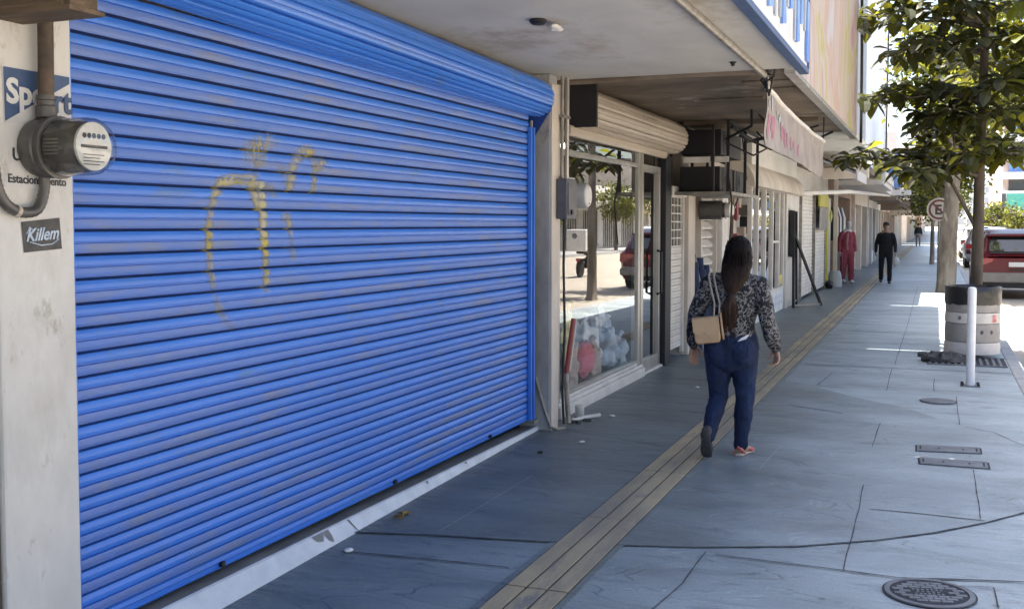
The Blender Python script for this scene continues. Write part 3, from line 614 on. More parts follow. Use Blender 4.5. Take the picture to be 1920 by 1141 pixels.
# step in front of the shutter: cement top with white painted riser
st = thing('shop_step', 'low cement step with white painted edge under the blue shutter', 'step', (-2.9, 5.3, 0))
n = 24; bot = []; top = []; back = []; inner = []
for i in range(n + 1):
    yy = 2.4 + (8.12 - 2.4) * i / n; f = i / n
    xb = -2.775 + (-2.938 + 2.775) * f; xt = -2.893 + (-2.930 + 2.893) * f; zt = 0.085 - 0.055 * f ** 1.2
    wv = 0.006 * nz(yy * 3, 1)
    bot.append((xb + wv * .5, yy, -0.01)); top.append((xt + wv, yy, zt)); inner.append((xt - 0.014, yy, zt + .004)); back.append((SX - 0.1, yy, min(zt, 0.1) - 0.004))
MB().grid([bot, top]).grid([top, inner]).build('riser', 'white_paint', st, smooth=25)
m = MB(); m.grid([inner, back]); m.build('tread', 'step', st, smooth=40)
m = MB()
for yy in (4.93,): 
    f = (yy - 2.4) / 5.72; xb = -2.775 - .163 * f; xt = -2.893 - .037 * f; zt = 0.085 - 0.055 * f ** 1.2
    m.add([(xb + .002, yy + .02, 0), (xb + .002, yy + .026, 0), (xt + .003, yy + .008, zt + .001), (xt + .003, yy - .002, zt + .001)], [(0, 1, 2, 3)])
m.build_each('crack', 'joint', st, smooth=0)
m = MB()
for yy, w_, h_ in ((4.62, .10, .5), (4.70, .06, .8), (5.9, .03, .3), (6.5, .035, .25)):
    f = (yy - 2.4) / 5.72; xb = -2.775 - .163 * f; xt = -2.893 - .037 * f; zt = 0.085 - 0.055 * f ** 1.2
    q = [Vector((xt + (xb - xt) * g + .002, yy + d, zt * (1 - g) + .0012)) for d, g in ((-w_ / 2, 0), (-w_ * .3, h_ * .7), (w_ * .1, h_), (w_ * .4, h_ * .5), (w_ / 2, 0))]
    m.add(q, [tuple(range(5))])
m.build_each('chipped_spot', 'step', st, smooth=0)
# ============================================================ FIRST BUILDING (blue shutter), canopy and sign
b1 = thing('shop_building', 'building over the blue shutter with flat grey concrete canopy', 'building', (-4, 3, 0))
MB().box(-9, -3.1, -8, 8.13, 2.3, 2.84).box(-9, -3.08, 8.13, 8.45, 0, 2.84).box(-9, -3.4, -8, 8.13, -.2, 2.3).box(-9, -3.0, -8, 8.4, 2.98, 7.2).build('wall', 'dirty_conc', b1, smooth=0)
MB().box(-9, -0.985, -8, 8.38, 2.83, 2.975).build('canopy', 'soffit', b1, smooth=0, bevel=0.01)
m = MB().box(-3.0, -1.30, 8.384, 8.42, 2.80, 2.86)
m.box(-2.9, -2.25, 8.37, 8.41, 2.792, 2.815)
m.build('edge_trim', 'soffit_brown', b1, smooth=0)
p1 = thing('concrete_post', 'narrow dirty concrete post between the blue shutter and the glass shop', 'post', (-3, 8.04, 0))
MB().box(-3.1, -2.835, 7.955, 8.125, 0, 2.828).build('shaft', 'dirty_conc', p1, bevel=0.01, smooth=0)
MB().box(-2.834, -2.823, 7.965, 8.12, 0.0, 2.75).build('painted_face', 'cream_plaster', p1, bevel=0.003, smooth=0)
MB().box(-3.079, -2.93, 8.1255, 8.44, 0.0, 2.828).build('return_wall', 'cream_plaster', p1, smooth=0)

sg1 = thing('fascia_sign', 'white shop sign with blue lettering along the canopy edge', 'sign', (-0.98, 5, 2.83))
MB().box(-0.98, -0.93, -8, 8.385, 2.82, 4.95).build('panel', 'sign_white', sg1, smooth=0)
MB().box(-0.985, -0.915, -8, 8.40, 2.78, 2.8195).box(-0.985, -0.915, 8.387, 8.43, 2.8205, 4.95).build('frame', 'navy', sg1, bevel=0.004, smooth=0)
m = MB(); m2 = MB()
for i in range(11):
    yy = 4.9 + i * .315 + .05 * (i % 3); h = (3.62, 3.3, 3.74)[i % 3]; z0 = (2.93, 3.06, 2.90)[i % 3]
    m.prism([(yy, z0), (yy + .055, z0), (yy + .10 - .06 * (i % 2), h), (yy + .02 - .03 * (i % 2), h)], -.929, -.917, 'x')
    if i % 3 == 0: m.prism([(yy + .10, h - .12), (yy + .24, h - .06), (yy + .22, h), (yy + .10, h)], -.929, -.917, 'x')
    z1 = 2.90 + .16 * (i % 2)
    m2.prism([(yy + .10, z1), (yy + .265, z1 + .03), (yy + .22, z1 + .22), (yy + .15, z1 + .42)], -.929, -.912, 'x')
    m2.prism([(yy + .13, z1 + .5), (yy + .25, z1 + .46), (yy + .24, z1 + .7), (yy + .15, z1 + .62)], -.929, -.912, 'x')
m2.box(-.929, -.91, 8.22, 8.35, 2.86, 3.3).box(-.929, -.91, 8.1, 8.2, 3.35, 3.8)
m.build_each('letter_stroke', 'meter_light', sg1, smooth=0); m2.build_each('letter_stroke', 'blue_sign', sg1, smooth=0)

lp = thing('lamp_socket', 'broken white lamp fitting on the grey canopy ceiling', 'lamp', (-2.13, 5.93, 2.83))
MB().lathe([(.035, 0), (.05, .012), (.05, .028)], (-2.16, 5.85, 2.80), 'z', 16).build('base', 'black', lp)
MB().blob((-2.10, 5.98, 2.80), (.03, .10, .018), 10, 6, .5, 3).build('shade_fragment', 'white_face', lp)
cc = thing('ceiling_conduit', 'long grey conduit running under the canopy edge', 'pipe', (-1.25, 6, 2.8))
MB().tube([(-1.25, -3, 2.795), (-1.25, 5, 2.80), (-1.25, 8.44, 2.795), (-1.252, 8.62, 2.74)], 0.024, 10).build('pipe', 'steel', cc)
m = MB(); 
for i in range(5): m.tube([(-1.25 + .03 * math.cos(i), 8.40 + .02 * i, 2.80), (-1.22 + .05 * math.sin(i * 2), 8.43, 2.84 - .05 * (i % 2)), (-1.28 + .03 * i / 2, 8.46, 2.76 - .03 * i), (-1.24, 8.47 + .02 * i, 2.70)], .009, 6)
m.build('cable_knot', 'black', cc)
MB().lathe([(.012, 0), (.018, .02), (.03, .03)], (-1.40, 7.9, 2.80), 'z', 10).build('bolt', 'black', cc)

# electrical things on the post
ec = thing('conduit_pair', 'two thin vertical conduits running up from the dark switch box', 'pipe', (-2.86, 8.3, 2))
MB().tube([(-2.80, 8.14, 2.015), (-2.80, 8.15, 2.83)], .015, 10).build('pipe', 'steel', ec)
MB().tube([(-2.80, 8.26, 2.015), (-2.80, 8.27, 2.83)], .018, 10).build('pipe', 'alu', ec)
MB().box(-2.83, -2.776, 8.12, 8.29, 2.50, 2.52).build('clamp', 'steel', ec, smooth=0)
bx = thing('switch_box', 'dark grey electrical switch box on the concrete post', 'electrical box', (-2.78, 8.2, 1.85))
MB().box(-2.82, -2.73, 8.06, 8.30, 1.69, 2.01).build('case', 'box_grey', bx, bevel=.008, smooth=0)
MB().box(-2.729, -2.722, 8.08, 8.28, 1.72, 1.98).build('cover', 'box_grey', bx, bevel=.003, smooth=0)
MB().lathe([(.02, 0), (.02, .012)], (-2.722, 8.15, 1.745), 'x', 14).build('knockout', 'black', bx)
make_meter((-2.86, 8.54, 1.885), 'light grey drum electricity meter beside the dark switch box', False, 'meter_light')
m = MB().box(-2.93, -2.86, 8.44, 8.66, 1.70, 2.04)
o = m.build('backboard', 'meter_light', [x for x in C.objects if x.name == 'electricity_meter.001'][0], smooth=0)
cb = thing('hanging_cable', 'black cable hanging down the post from the dark switch box', 'cable', (-2.8, 8.25, 1))
MB().tube([(-2.80, 8.21, 1.70), (-2.805, 8.20, 1.3), (-2.80, 8.22, .8), (-2.81, 8.19, .3), (-2.80, 8.2, .02)], .011, 8).build('cable', 'black', cb)
wp = thing('downpipe', 'grey metal pipe with a red upper sleeve leaning at the foot of the post', 'pipe', (-2.82, 8.35, 0))
MB().tube([(-2.79, 8.30, 0.01), (-2.81, 8.31, .2), (-2.82, 8.32, .42)], .021, 12).build('pipe', 'steel', wp)
MB().tube([(-2.82, 8.32, .42), (-2.81, 8.37, .62), (-2.80, 8.44, .86)], [.021, .020, .018], 12).build('red_sleeve', 'red_tape', wp)
MB().tube([(-2.80, 8.345, .43), (-2.79, 8.39, .62), (-2.78, 8.46, .86)], .009, 8).build('wooden_handle', 'cream_plaster', wp)
lc = thing('loose_cable', 'slack grey cable trailing down the side of the concrete post', 'cable', (-2.9, 7.93, .3))
MB().tube([(-2.955, 7.945, .44), (-2.92, 7.942, .33), (-2.87, 7.945, .16), (-2.82, 7.94, .04), (-2.79, 7.99, .015), (-2.75, 8.08, .012)], .012, 8).build('cable', 'steel', lc)
ps = thing('pipe_stub', 'short white plastic pipe stub with loose bits lying below the glass shop window', 'pipe', (-2.72, 8.55, 0))
MB().lathe([(.035, 0), (.04, .01), (.04, .09), (.03, .1)], (-2.80, 8.62, 0.01), 'z', 14).build('stub', 'white_metal', ps)
MB().tube([(-2.79, 8.36, .02), (-2.72, 8.48, .03), (-2.62, 8.62, .035)], .016, 8).build('elbow_pipe', 'white_metal', ps)
m = MB()
for i in range(9): m.blob((-2.80 + rnd.random() * .2, 8.3 + rnd.random() * .4, .012), (.02 + .02 * rnd.random(), .02, .014), 8, 5, .5, i)
m.build_each('crumb', 'rock', ps)

# ============================================================ SECOND BUILDING: glass shop etc
b2 = thing('shop_building', 'building of the glass fronted shop with peeling brown canopy', 'building', (-4, 12, 0))
m = MB().box(-9, -3.0, 8.45, 15.2, 2.55, 2.9).box(-9, -3.0, 8.45, 15.2, 3.06, 7.2).box(-9, -7, 8.45, 17.3, -.2, 2.9)
m.box(-9, -2.985, 12.2, 12.46, 0, 2.55).box(-9, -2.98, 13.24, 13.72, 0, 2.55).box(-9, -2.99, 15.42, 17.3, 0, 2.55).box(-9, -3.3, 13.72, 15.42, 2.1, 2.55).box(-9, -3.35, 13.72, 15.42, -.1, 2.1)
m.build('wall', 'cream_plaster', b2, smooth=0)
MB().box(-9, -1.105, 8.425, 15.2, 2.90, 3.05).build('canopy', 'soffit_brown', b2, smooth=0)
m = MB()
for yy, x0, x1, h in ((10.7, -2.3, -1.6, .015), (13.0, -2.9, -1.3, .05)):
    m.box(x0, x1, yy, yy + .14, 2.90 - h, 2.899)
m.box(-1.6, -1.15, 9.5, 9.9, 2.885, 2.899).box(-1.5, -1.2, 10.0, 10.35, 2.882, 2.899)
m.build_each('ceiling_batten', 'soffit_brown', b2, smooth=0, bevel=.004)
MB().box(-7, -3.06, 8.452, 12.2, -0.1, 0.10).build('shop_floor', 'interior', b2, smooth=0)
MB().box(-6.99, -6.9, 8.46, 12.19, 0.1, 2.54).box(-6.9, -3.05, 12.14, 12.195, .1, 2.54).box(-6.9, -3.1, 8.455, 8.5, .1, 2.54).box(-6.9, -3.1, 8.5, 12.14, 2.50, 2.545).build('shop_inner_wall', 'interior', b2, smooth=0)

sg2 = thing('billboard', 'sun faded peach and pink advertising panel along the second canopy', 'sign', (-1.05, 12, 2.9))
MB().box(-1.10, -1.03, 8.45, 15.2, 2.84, 4.95).build('panel', 'poster', sg2, smooth=0)
MB().box(-1.105, -1.02, 8.44, 15.22, 2.80, 2.838).box(-1.105, -1.02, 15.205, 15.25, 2.84, 4.95).build('frame', 'alu', sg2, bevel=.004, smooth=0)

# glass shop front
gf = thing('shop_window', 'large plate glass shop window in an aluminium frame', 'window', (-2.97, 9.8, 0))
MB().add([(-3.008, 8.47, .185), (-2.962, 11.06, .185), (-2.962, 11.06, 2.42), (-3.008, 8.47, 2.42)], [(0, 1, 2, 3)]).build('pane', 'glass', gf, smooth=0)
m = MB().box(-3.02, -2.95, 8.445, 8.475, .18, 2.42).box(-3.02, -2.94, 11.06, 11.12, .10, 2.42).box(-3.02, -2.935, 11.16, 11.24, .10, 2.42).box(-3.02, -2.95, 8.475, 11.06, .165, .19).box(-3.02, -2.95, 8.475, 11.06, 2.25, 2.29).box(-3.02, -2.945, 11.12, 11.16, .10, 2.42)
m.build('frame', 'alu', gf, bevel=.004, smooth=0)
m = MB().box(-3.06, -2.905, 8.45, 11.24, 0, .10).box(-3.06, -2.93, 8.45, 11.24, .10, .135).box(-3.04, -2.945, 8.45, 11.055, .135, .1645)
m.build('sill', 'white_metal', gf, bevel=.008, smooth=0)
dr = thing('shop_door', 'aluminium framed glass door standing beside the plate glass window', 'door', (-2.97, 11.7, 0))
MB().box(-3.02, -2.955, 11.26, 11.33, .03, 2.30).box(-3.02, -2.955, 12.03, 12.10, .03, 2.30).box(-3.015, -2.96, 11.33, 12.03, .03, .16).box(-3.015, -2.96, 11.33, 12.03, 2.22, 2.30).build('frame', 'alu', dr, bevel=.004, smooth=0)
MB().add([(-2.99, 11.33, .16), (-2.99, 12.03, .16), (-2.99, 12.03, 2.22), (-2.99, 11.33, 2.22)], [(0, 1, 2, 3)]).build('pane', 'glass', dr, smooth=0)
MB().tube([(-2.955, 11.93, .85), (-2.905, 11.93, .87), (-2.905, 11.93, 1.33), (-2.955, 11.93, 1.35)], .015, 10).build('handle', 'black', dr)
MB().box(-3.1, -2.93, 11.242, 12.12, 0, .028).build('threshold', 'white_metal', dr, smooth=0)
jb = thing('door_post', 'black steel post beside the glass shop door', 'post', (-2.95, 12.15, 0))
MB().box(-3.0, -2.90, 12.122, 12.19, 0.0, 2.44).box(-2.984, -2.91, 12.19, 12.44, 0.0, 2.44).build('post', 'black', jb, bevel=.004, smooth=0)

# beige roller shutter rolled up above
rs = thing('beige_roller_shutter', 'rolled up beige shutter drum with a black end plate', 'shutter', (-2.9, 10.5, 2.6))
rws = []
for i in range(12):
    yy = 8.78 + (12.45 - 8.78) * i / 11; row = []
    for q, d in DRUM:
        a = 2 * math.pi * q; r_ = 0.170 + .8 * d
        row.append((-2.90 + r_ * math.cos(a), yy, 2.655 + r_ * math.sin(a)))
    rws.append(row)
m = MB(); m.grid(rws, closed=True); m.add(rws[-1], [tuple(range(len(DRUM)))]); m.build('rolled_drum', 'beige_metal', rs, smooth=28)
MB().box(-2.975, -2.695, 8.735, 8.775, 2.475, 2.85).build('end_plate', 'black', rs, bevel=.004, smooth=0)
MB().prism([(-2.94, 2.40), (-2.90, 2.40), (-2.885, 2.425), (-2.885, 2.47), (-2.90, 2.49), (-2.94, 2.49)], 8.62, 12.11, 'y').build('bottom_bar', 'beige_metal', rs, smooth=0, bevel=.004)
MB().box(-2.98, -2.94, 8.46, 8.50, .12, 2.5).box(-2.94, -2.90, 8.55, 8.58, 2.42, 2.47).build_each('guide_rail', 'alu', rs, smooth=0)

# things inside the window
def sack(name, label, cat, c, r, m, seed, ears=False):
    t = thing(name, label, cat, (c[0], c[1], c[2] - r[2]))
    MB().blob(c, r, 36, 24, .5, seed, freq=2.6).build('body', m, t, smooth=80)
    MB().tube([(c[0], c[1], c[2] + r[2] * .8), (c[0] + .01, c[1] + .02, c[2] + r[2] * 1.12), (c[0] + .03, c[1] + .05, c[2] + r[2] * 1.35)], [r[0] * .35, .02, r[0] * .3], 8).build('knot' if not ears else 'head', m, t)
    return t
sack('toy_bag', 'tall pale clear bag of toys at the back of the shop window', 'bag', (-3.30, 9.15, .55), (.16, .20, .34), 'plush_blue', 1)
sack('toy_bag', 'white clear bag of toys in the middle of the shop window', 'bag', (-3.25, 10.1, .40), (.15, .24, .26), 'plush_white', 2)
sack('toy_bag', 'pale blue clear bag of toys near the window mullion', 'bag', (-3.20, 10.65, .38), (.14, .22, .24), 'plush_blue', 5)
sack('soft_toy', 'yellow soft toy in the corner of the shop window', 'toy', (-3.06, 9.02, .68), (.05, .12, .20), 'plush_yellow', 3, True)
sack('soft_toy', 'beige soft toy at the foot of the shop window', 'toy', (-3.08, 9.16, .34), (.06, .20, .24), 'plush_beige', 4, True)
pb = thing('pink_ball_toy', 'pink round toy lying against the shop window', 'toy', (-3.10, 9.5, .2))
MB().blob((-3.08, 9.62, .37), (.08, .24, .17), 28, 18, .18, 9).build('body', 'plush_pink', pb, smooth=80)
MB().blob((-3.02, 9.76, .43), (.03, .07, .05), 10, 8, .2, 2).build('patch', 'plush_beige', pb, smooth=80)
sack('toy_bag', 'clear bag with beige toys between the pink ball and the pale bags', 'bag', (-3.14, 9.98, .30), (.10, .20, .18), 'plush_beige', 11)
sack('toy_bag', 'small clear bag of blue toys at the right end of the shop window', 'bag', (-3.10, 10.86, .30), (.08, .14, .16), 'plush_blue', 12)
sack('soft_toy', 'small white soft toy sitting on top of the bags in the shop window', 'toy', (-3.16, 10.32, .70), (.07, .10, .10), 'plush_white', 13, True)
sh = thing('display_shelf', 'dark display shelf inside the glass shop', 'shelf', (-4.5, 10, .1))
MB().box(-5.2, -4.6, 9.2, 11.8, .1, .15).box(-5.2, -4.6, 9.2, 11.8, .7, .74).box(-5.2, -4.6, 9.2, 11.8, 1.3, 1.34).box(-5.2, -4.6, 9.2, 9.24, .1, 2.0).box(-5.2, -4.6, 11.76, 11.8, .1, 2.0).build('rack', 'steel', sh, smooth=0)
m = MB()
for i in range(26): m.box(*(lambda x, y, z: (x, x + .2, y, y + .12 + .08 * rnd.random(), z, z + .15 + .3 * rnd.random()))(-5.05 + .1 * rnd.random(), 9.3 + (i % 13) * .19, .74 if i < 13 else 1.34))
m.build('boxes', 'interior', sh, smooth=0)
il = thing('ceiling_lamp', 'small lit white lamp inside the glass shop', 'lamp', (-3.3, 9.9, 2.4))
MB().lathe([(.02, 0), (.05, .02), (.05, .06)], (-3.35, 9.75, 2.36), 'z', 14).build('bulb', 'lit_lamp', il)
MB().tube([(-3.35, 9.75, 2.41), (-3.35, 9.75, 2.5)], .012, 6).build('stem', 'black', il)

# ---------------------------------------------------------------- next bays: grille shutter, louvre, AC cage
gs = thing('grille_shutter', 'narrow white roller shutter with an open grille top next to the black post', 'shutter', (-2.97, 12.85, 0))
rws = []; 
for s_ in range(16):
    for u, d in reversed(PROF):
        z = .12 + (s_ + 1 - u) * .078; rws.append([(-2.975 + d * .8, yy, z) for yy in (12.47, 12.85, 13.22)])
m = MB(); m.grid(rws); m.build('curtain', 'white_metal', gs, smooth=28)
m = MB()
for i in range(7): m.box(-2.975, -2.955, 12.47, 13.22, 1.37 + i * .10, 1.385 + i * .10)
for i in range(5): m.box(-2.98, -2.96, 12.5 + i * .17, 12.515 + i * .17, 1.37, 2.02)
m.build('grille', 'white_metal', gs, smooth=0)
MB().box(-2.98, -2.93, 12.46, 12.49, .05, 2.05).box(-2.98, -2.93, 13.20, 13.235, .05, 2.05).box(-2.98, -2.90, 12.46, 13.235, 1.98, 2.10).build('frame', 'white_metal', gs, smooth=0, bevel=.004)
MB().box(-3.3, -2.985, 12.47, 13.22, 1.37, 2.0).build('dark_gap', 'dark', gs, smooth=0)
pc = thing('plaster_column', 'cream plaster column beside the narrow white grille shutter', 'column', (-2.9, 13.48, 0))
MB().box(-2.979, -2.88, 13.27, 13.66, 0, 2.03).build('shaft', 'cream_plaster', pc, bevel=.012, smooth=0)
rl = thing('cloth_roll_stack', 'dark blue cloth rolls and grey tubes leaning behind the cream column', 'rolls', (-2.95, 14.0, 0))
for i, (yy, xx, h) in enumerate(((13.80, -2.95, 1.15), (13.95, -2.88, 1.05), (14.12, -2.95, 1.2), (14.28, -2.90, 1.1))):
    MB().tube([(xx + .08, yy, 0), (xx, yy + .03, h)], .075, 12).build('roll', 'blue_roll', rl)
MB().tube([(-2.80, 13.80, 0), (-2.90, 14.0, .7), (-2.97, 14.1, 1.25)], .02, 8).build('tube', 'steel', rl)
MB().tube([(-2.78, 14.10, 0), (-2.82, 13.95, .6), (-2.93, 13.86, 1.2)], .02, 8).build('tube', 'steel', rl)
lv = thing('louvre_shutter', 'white slatted louvre behind the woman', 'shutter', (-2.97, 14.9, 0))
m = MB()
for i in range(15):
    z = .2 + i * .125; m.box(-3.06, -2.99, 14.35, 15.36, z, z + .035, mtx=Matrix.Translation((0, 0, 0)))
    m.add([(-3.06, 14.35, z + .11), (-3.06, 15.36, z + .11), (-2.975, 15.36, z + .03), (-2.975, 14.35, z + .03)], [(0, 1, 2, 3)])
m.build('slats', 'white_metal', lv, smooth=0)
MB().box(-3.08, -2.93, 14.28, 14.36, 0, 2.08).box(-3.08, -2.93, 15.36, 15.42, 0, 2.08).box(-3.15, -3.10, 14.36, 15.36, 0, 2.08).build('frame', 'cream_plaster', lv, smooth=0, bevel=.005)
wc = thing('white_column', 'white square column to the left of the small meter box', 'column', (-2.9, 15.65, 0))
MB().box(-2.985, -2.86, 15.44, 15.88, 0, 2.03).build('shaft', 'white_metal', wc, bevel=.01, smooth=0)
hl = thing('exhaust_drum', 'dark cylindrical exhaust drum under the steel cage', 'drum', (-2.8, 13.95, 1.85))
MB().lathe([(.10, 0), (.125, .01), (.125, .30), (.10, .31), (.10, .34), (.12, .35)], (-2.90, 13.98, 1.83), 'x', 20).build('drum', 'meter_grey', hl)
MB().lathe([(.09, 0), (.10, .06), (.06, .10)], (-2.55, 13.98, 1.83), 'x', 16).build('white_end', 'white_metal', hl)
mb_ = thing('meter_box', 'small beige meter box on the wall beneath the steel cage', 'electrical box', (-2.9, 16.0, 1.75))
MB().box(-2.97, -2.86, 15.90, 16.12, 1.58, 1.97).build('case', 'cream_plaster', mb_, bevel=.01, smooth=0)
MB().tube([(-2.92, 16.01, 1.97), (-2.92, 16.01, 2.9)], .02, 8).build('pipe', 'steel', mb_)
cg = thing('steel_cage', 'dark steel cage holding air conditioners under the canopy', 'cage', (-2.6, 14.3, 2))
m = MB(); x0, x1, y0, y1, z0, z1 = -2.97, -2.29, 12.56, 14.75, 2.0, 2.82
m.box(-2.47, -2.435, y0, y0 + .035, z0 + .036, z1)
for yy in (y0, 13.75, y1):
    for xx in (x0, x1): m.box(xx, xx + .035, yy, yy + .035, z0 + .036, z1)
for z in (z0, z1):
    for xx in (x0, x1): m.box(xx, xx + .035, y0, y1 + .035, z, z + .035)
m.build('frame', 'black', cg, smooth=0)
m = MB().box(x0 + .04, x1 - .002, y0 + .036, y1 - .002, z0 + .002, z0 + .03).box(x1 + .036, x1 + .05, y0, y1 + .03, z0 - .01, z0 + .03).box(x0, x1 + .036, y0 - .015, y0 - .001, z0 - .01, z0 + .03)
m.build('tray', 'steel', cg, smooth=0)
MB().box(-2.80, -2.48, y0 - .012, y0 - .001, 2.37, 2.44).box(-2.425, x1 + .03, y0 - .012, y0 - .001, 2.37, 2.44).build_each('white_rail', 'white_metal', cg, smooth=0, bevel=.003)
for i, (a, b, z) in enumerate(((12.75, 13.6, 2.036), (13.72, 14.6, 2.036), (12.8, 14.2, 2.48))):
    t = thing('air_conditioner', ['nearest dark air conditioner on the lower tray of the steel cage', 'farther dark air conditioner on the lower tray of the steel cage', 'dark air conditioner on the upper level of the steel cage'][i], 'air conditioner', (-2.6, (a + b) / 2, z), 'air conditioners in the steel cage')
    MB().box(-2.88, -2.40, a, b, z, z + .30).build('case', 'black', t, bevel=.01, smooth=0)
    m = MB()
    for r_ in (.05, .08, .11, .13): m.lathe([(r_, 0), (r_ + .006, 0), (r_ + .006, .006), (r_, .006)], (-2.398, a + .25, z + .15), 'x', 20, cap=False)
    m.build('fan_grille', 'box_grey', t)
# pipes between
pi = thing('pipe_bundle', 'bundle of rusty wall pipes and cables between the steel cage and the white windows', 'pipes', (-2.9, 16.6, 0))
for i, (yy, m_) in enumerate(((16.25, 'rust'), (16.42, 'steel'), (16.60, 'rust'), (16.78, 'beige_metal'), (16.95, 'rust'))):
    MB().tube([(-2.93, yy, 1.9 - .2 * (i % 3)), (-2.92 + .03 * (i % 2), yy + .02, 2.4), (-2.93, yy, 2.95)], .022, 8).build('pipe', m_, pi)
MB().box(-2.96, -2.90, 16.85, 17.02, 1.72, 1.98).box(-2.96, -2.90, 16.85, 17.02, 1.2, 1.5).build_each('red_box', 'red_tape', pi, smooth=0)
MB().tube([(-2.35, 13.2, 2.83), (-2.2, 13.9, 2.72), (-1.7, 14.3, 2.86), (-1.4, 14.0, 2.75)], .02, 6).build('sagging_cable', 'black', pi)
MB().tube([(-2.5, 14.6, 2.84), (-2.1, 14.8, 2.66), (-1.6, 15.0, 2.76), (-1.3, 14.9, 2.88)], .016, 6).build('sagging_cable', 'black', pi)

for i, pts in enumerate(([(-2.28, 12.6, 2.86), (-2.1, 12.9, 2.62), (-1.7, 13.2, 2.72), (-1.3, 13.0, 2.80)], [(-2.3, 12.55, 2.6), (-2.0, 12.7, 2.45), (-1.9, 13.4, 2.6), (-2.2, 14.2, 2.85)], [(-1.9, 12.4, 2.90), (-1.75, 12.6, 2.70), (-1.55, 12.9, 2.66), (-1.35, 12.9, 2.75)], [(-2.28, 12.6, 2.3), (-2.22, 12.55, 1.9), (-2.25, 12.6, 1.4)], [(-2.6, 15.5, 2.88), (-2.55, 15.6, 2.3), (-2.8, 15.8, 1.8)])):
    MB().tube(pts, .011, 6).build('sagging_cable', 'black', pi)
MB().tube([(-1.9, 11.9, 2.9), (-1.9, 11.9, 2.72), (-2.25, 12.3, 2.62)], .016, 6).build('bracket', 'black', pi)
# hanging banner
hb = thing('hanging_banner', 'weathered banner with faded pink lettering hung under the canopy edge', 'banner', (-1.25, 11, 2.5))
rows = []
for i in range(25):
    f = i / 24; yy = 8.52 + f * 4.65; sag = .02 * math.sin(f * math.pi * 2) ; row = []
    for k in range(9):
        g = k / 8; zt = 2.70 - .12 * math.sin(f * math.pi) * .25 - .09 * f; zb = 2.26 - .06 * f + .01 * nz(yy * 2)
        row.append((-1.25 + .02 * nz(yy * 1.3, g * 2) + .02 * g * math.sin(f * 5), yy, zt + (zb - zt) * g))
    rows.append(row)
m = MB(); m.grid(rows); m.grid([[(p[0] - .006, p[1], p[2]) for p in r_] for r_ in rows]); bp = m.build('cloth', 'banner', hb, smooth=60)
MB().tube([(r_[0][0], r_[0][1], r_[0][2] + .012) for r_ in rows], .020, 8).build('top_rail', 'white_metal', hb)
m = MB()
def bx_(f, g):
    i = min(int(f * 24), 23); k = min(int(g * 8), 7); a, b = f * 24 - i, g * 8 - k
    P = [Vector(rows[i + p][k + q]) for p, q in ((0, 0), (1, 0), (0, 1), (1, 1))]
    return (P[0] * (1 - a) + P[1] * a) * (1 - b) + (P[2] * (1 - a) + P[3] * a) * b + Vector((.004, 0, 0))
for f0, gl in ((.02, (.40, .85)), (.055, (.42, .66)), (.075, (.38, .8)), (.17, (.42, .72)), (.205, (.45, .85)), (.24, (.50, .80)), (.31, (.52, .80)), (.36, (.55, .75)), (.44, (.55, .85))):
    a = [bx_(f0 + .012 * nz(j, f0 * 40), gl[0] + (gl[1] - gl[0]) * j / 6) for j in range(7)]; b = [bx_(f0 + .022 + .012 * nz(j, f0 * 40 + 5), gl[0] + (gl[1] - gl[0]) * j / 6) for j in range(7)]
    m.grid([a, b])
m.build_each('letter', 'banner_pink', bp, smooth=0)
m = MB()
for f0, g0 in ((.02, .22), (.05, .12), (.05, .25), (.13, .28), (.15, .36), (.165, .30), (.18, .42)):
    c = bx_(f0, g0); m.lathe([(0, 0), (.035, 0.001)], c, 'x', 10, cap=False)
m.build_each('letter', 'meter_light', bp, smooth=0)
MB().tube([(-1.25, 8.56, 2.71), (-1.252, 8.6, 2.745)], .008, 6).tube([(-1.25, 13.1, 2.62), (-1.25, 13.1, 2.9)], .008, 6).build_each('hanger', 'black', hb)
# ============================================================ THIRD SHOP: white windows and header
X3 = -2.75
b3 = thing('shop_building', 'low white fronted shop building with a sloping header over tall windows', 'building', (-4, 19, 0))
m = MB().box(-9, X3, 17.3, 23.2, 2.52, 2.95).box(-9, X3 - .6, 17.3, 23.2, -.1, 2.52).box(-9, -3.0, 15.2, 26, 2.96, 5.4).box(X3 - .6, X3 - .01, 21.25, 21.3, 0, 2.5).box(-9, -2.98, 17.3, 17.32, 0, 2.9)
m.build('wall', 'pale_wall', b3, smooth=0)
rows = []
for yy in (16.25, 18, 20, 22.95):
    rows.append([(-2.95 + .42 * math.sin(a * math.pi / 2), yy, 2.23 + .43 * math.cos(a * math.pi / 2)) for a in (0, .15, .3, .45, .6, .75, .9, 1)])
m = MB(); m.grid(rows); m.add([(-2.95, 16.25, 2.23)] + rows[0], [tuple(range(9))]); m.add([(-2.95, 22.95, 2.23)] + rows[-1], [tuple(range(9))]); m.grid([[(-2.95, y, 2.235) for y in (16.25, 22.95)], [(-2.53, y, 2.235) for y in (16.25, 22.95)]])
m.build('header', 'cream_plaster', b3, smooth=50)
MB().box(-3.0, -1.15, 15.26, 23.3, 2.96, 3.06).build('canopy', 'soffit', b3, smooth=0)
wf = thing('shop_window', 'row of tall white framed shop windows above a pale base', 'window', (X3, 19.3, 0))
m = MB()
ycuts = (17.32, 18.0, 18.85, 19.75, 20.6, 21.2)
for yy in ycuts: m.box(X3 - .06, X3 + .01, yy - .035, yy + .035, .46, 2.30)
m.box(X3 - .06, X3 + .012, 17.32, 21.2, .40, .459).box(X3 - .06, X3 + .012, 17.32, 21.2, 2.301, 2.36).box(X3 - .06, X3 + .005, 19.79, 20.56, 1.30, 1.34)
m.build('frame', 'white_metal', wf, smooth=0, bevel=.004)
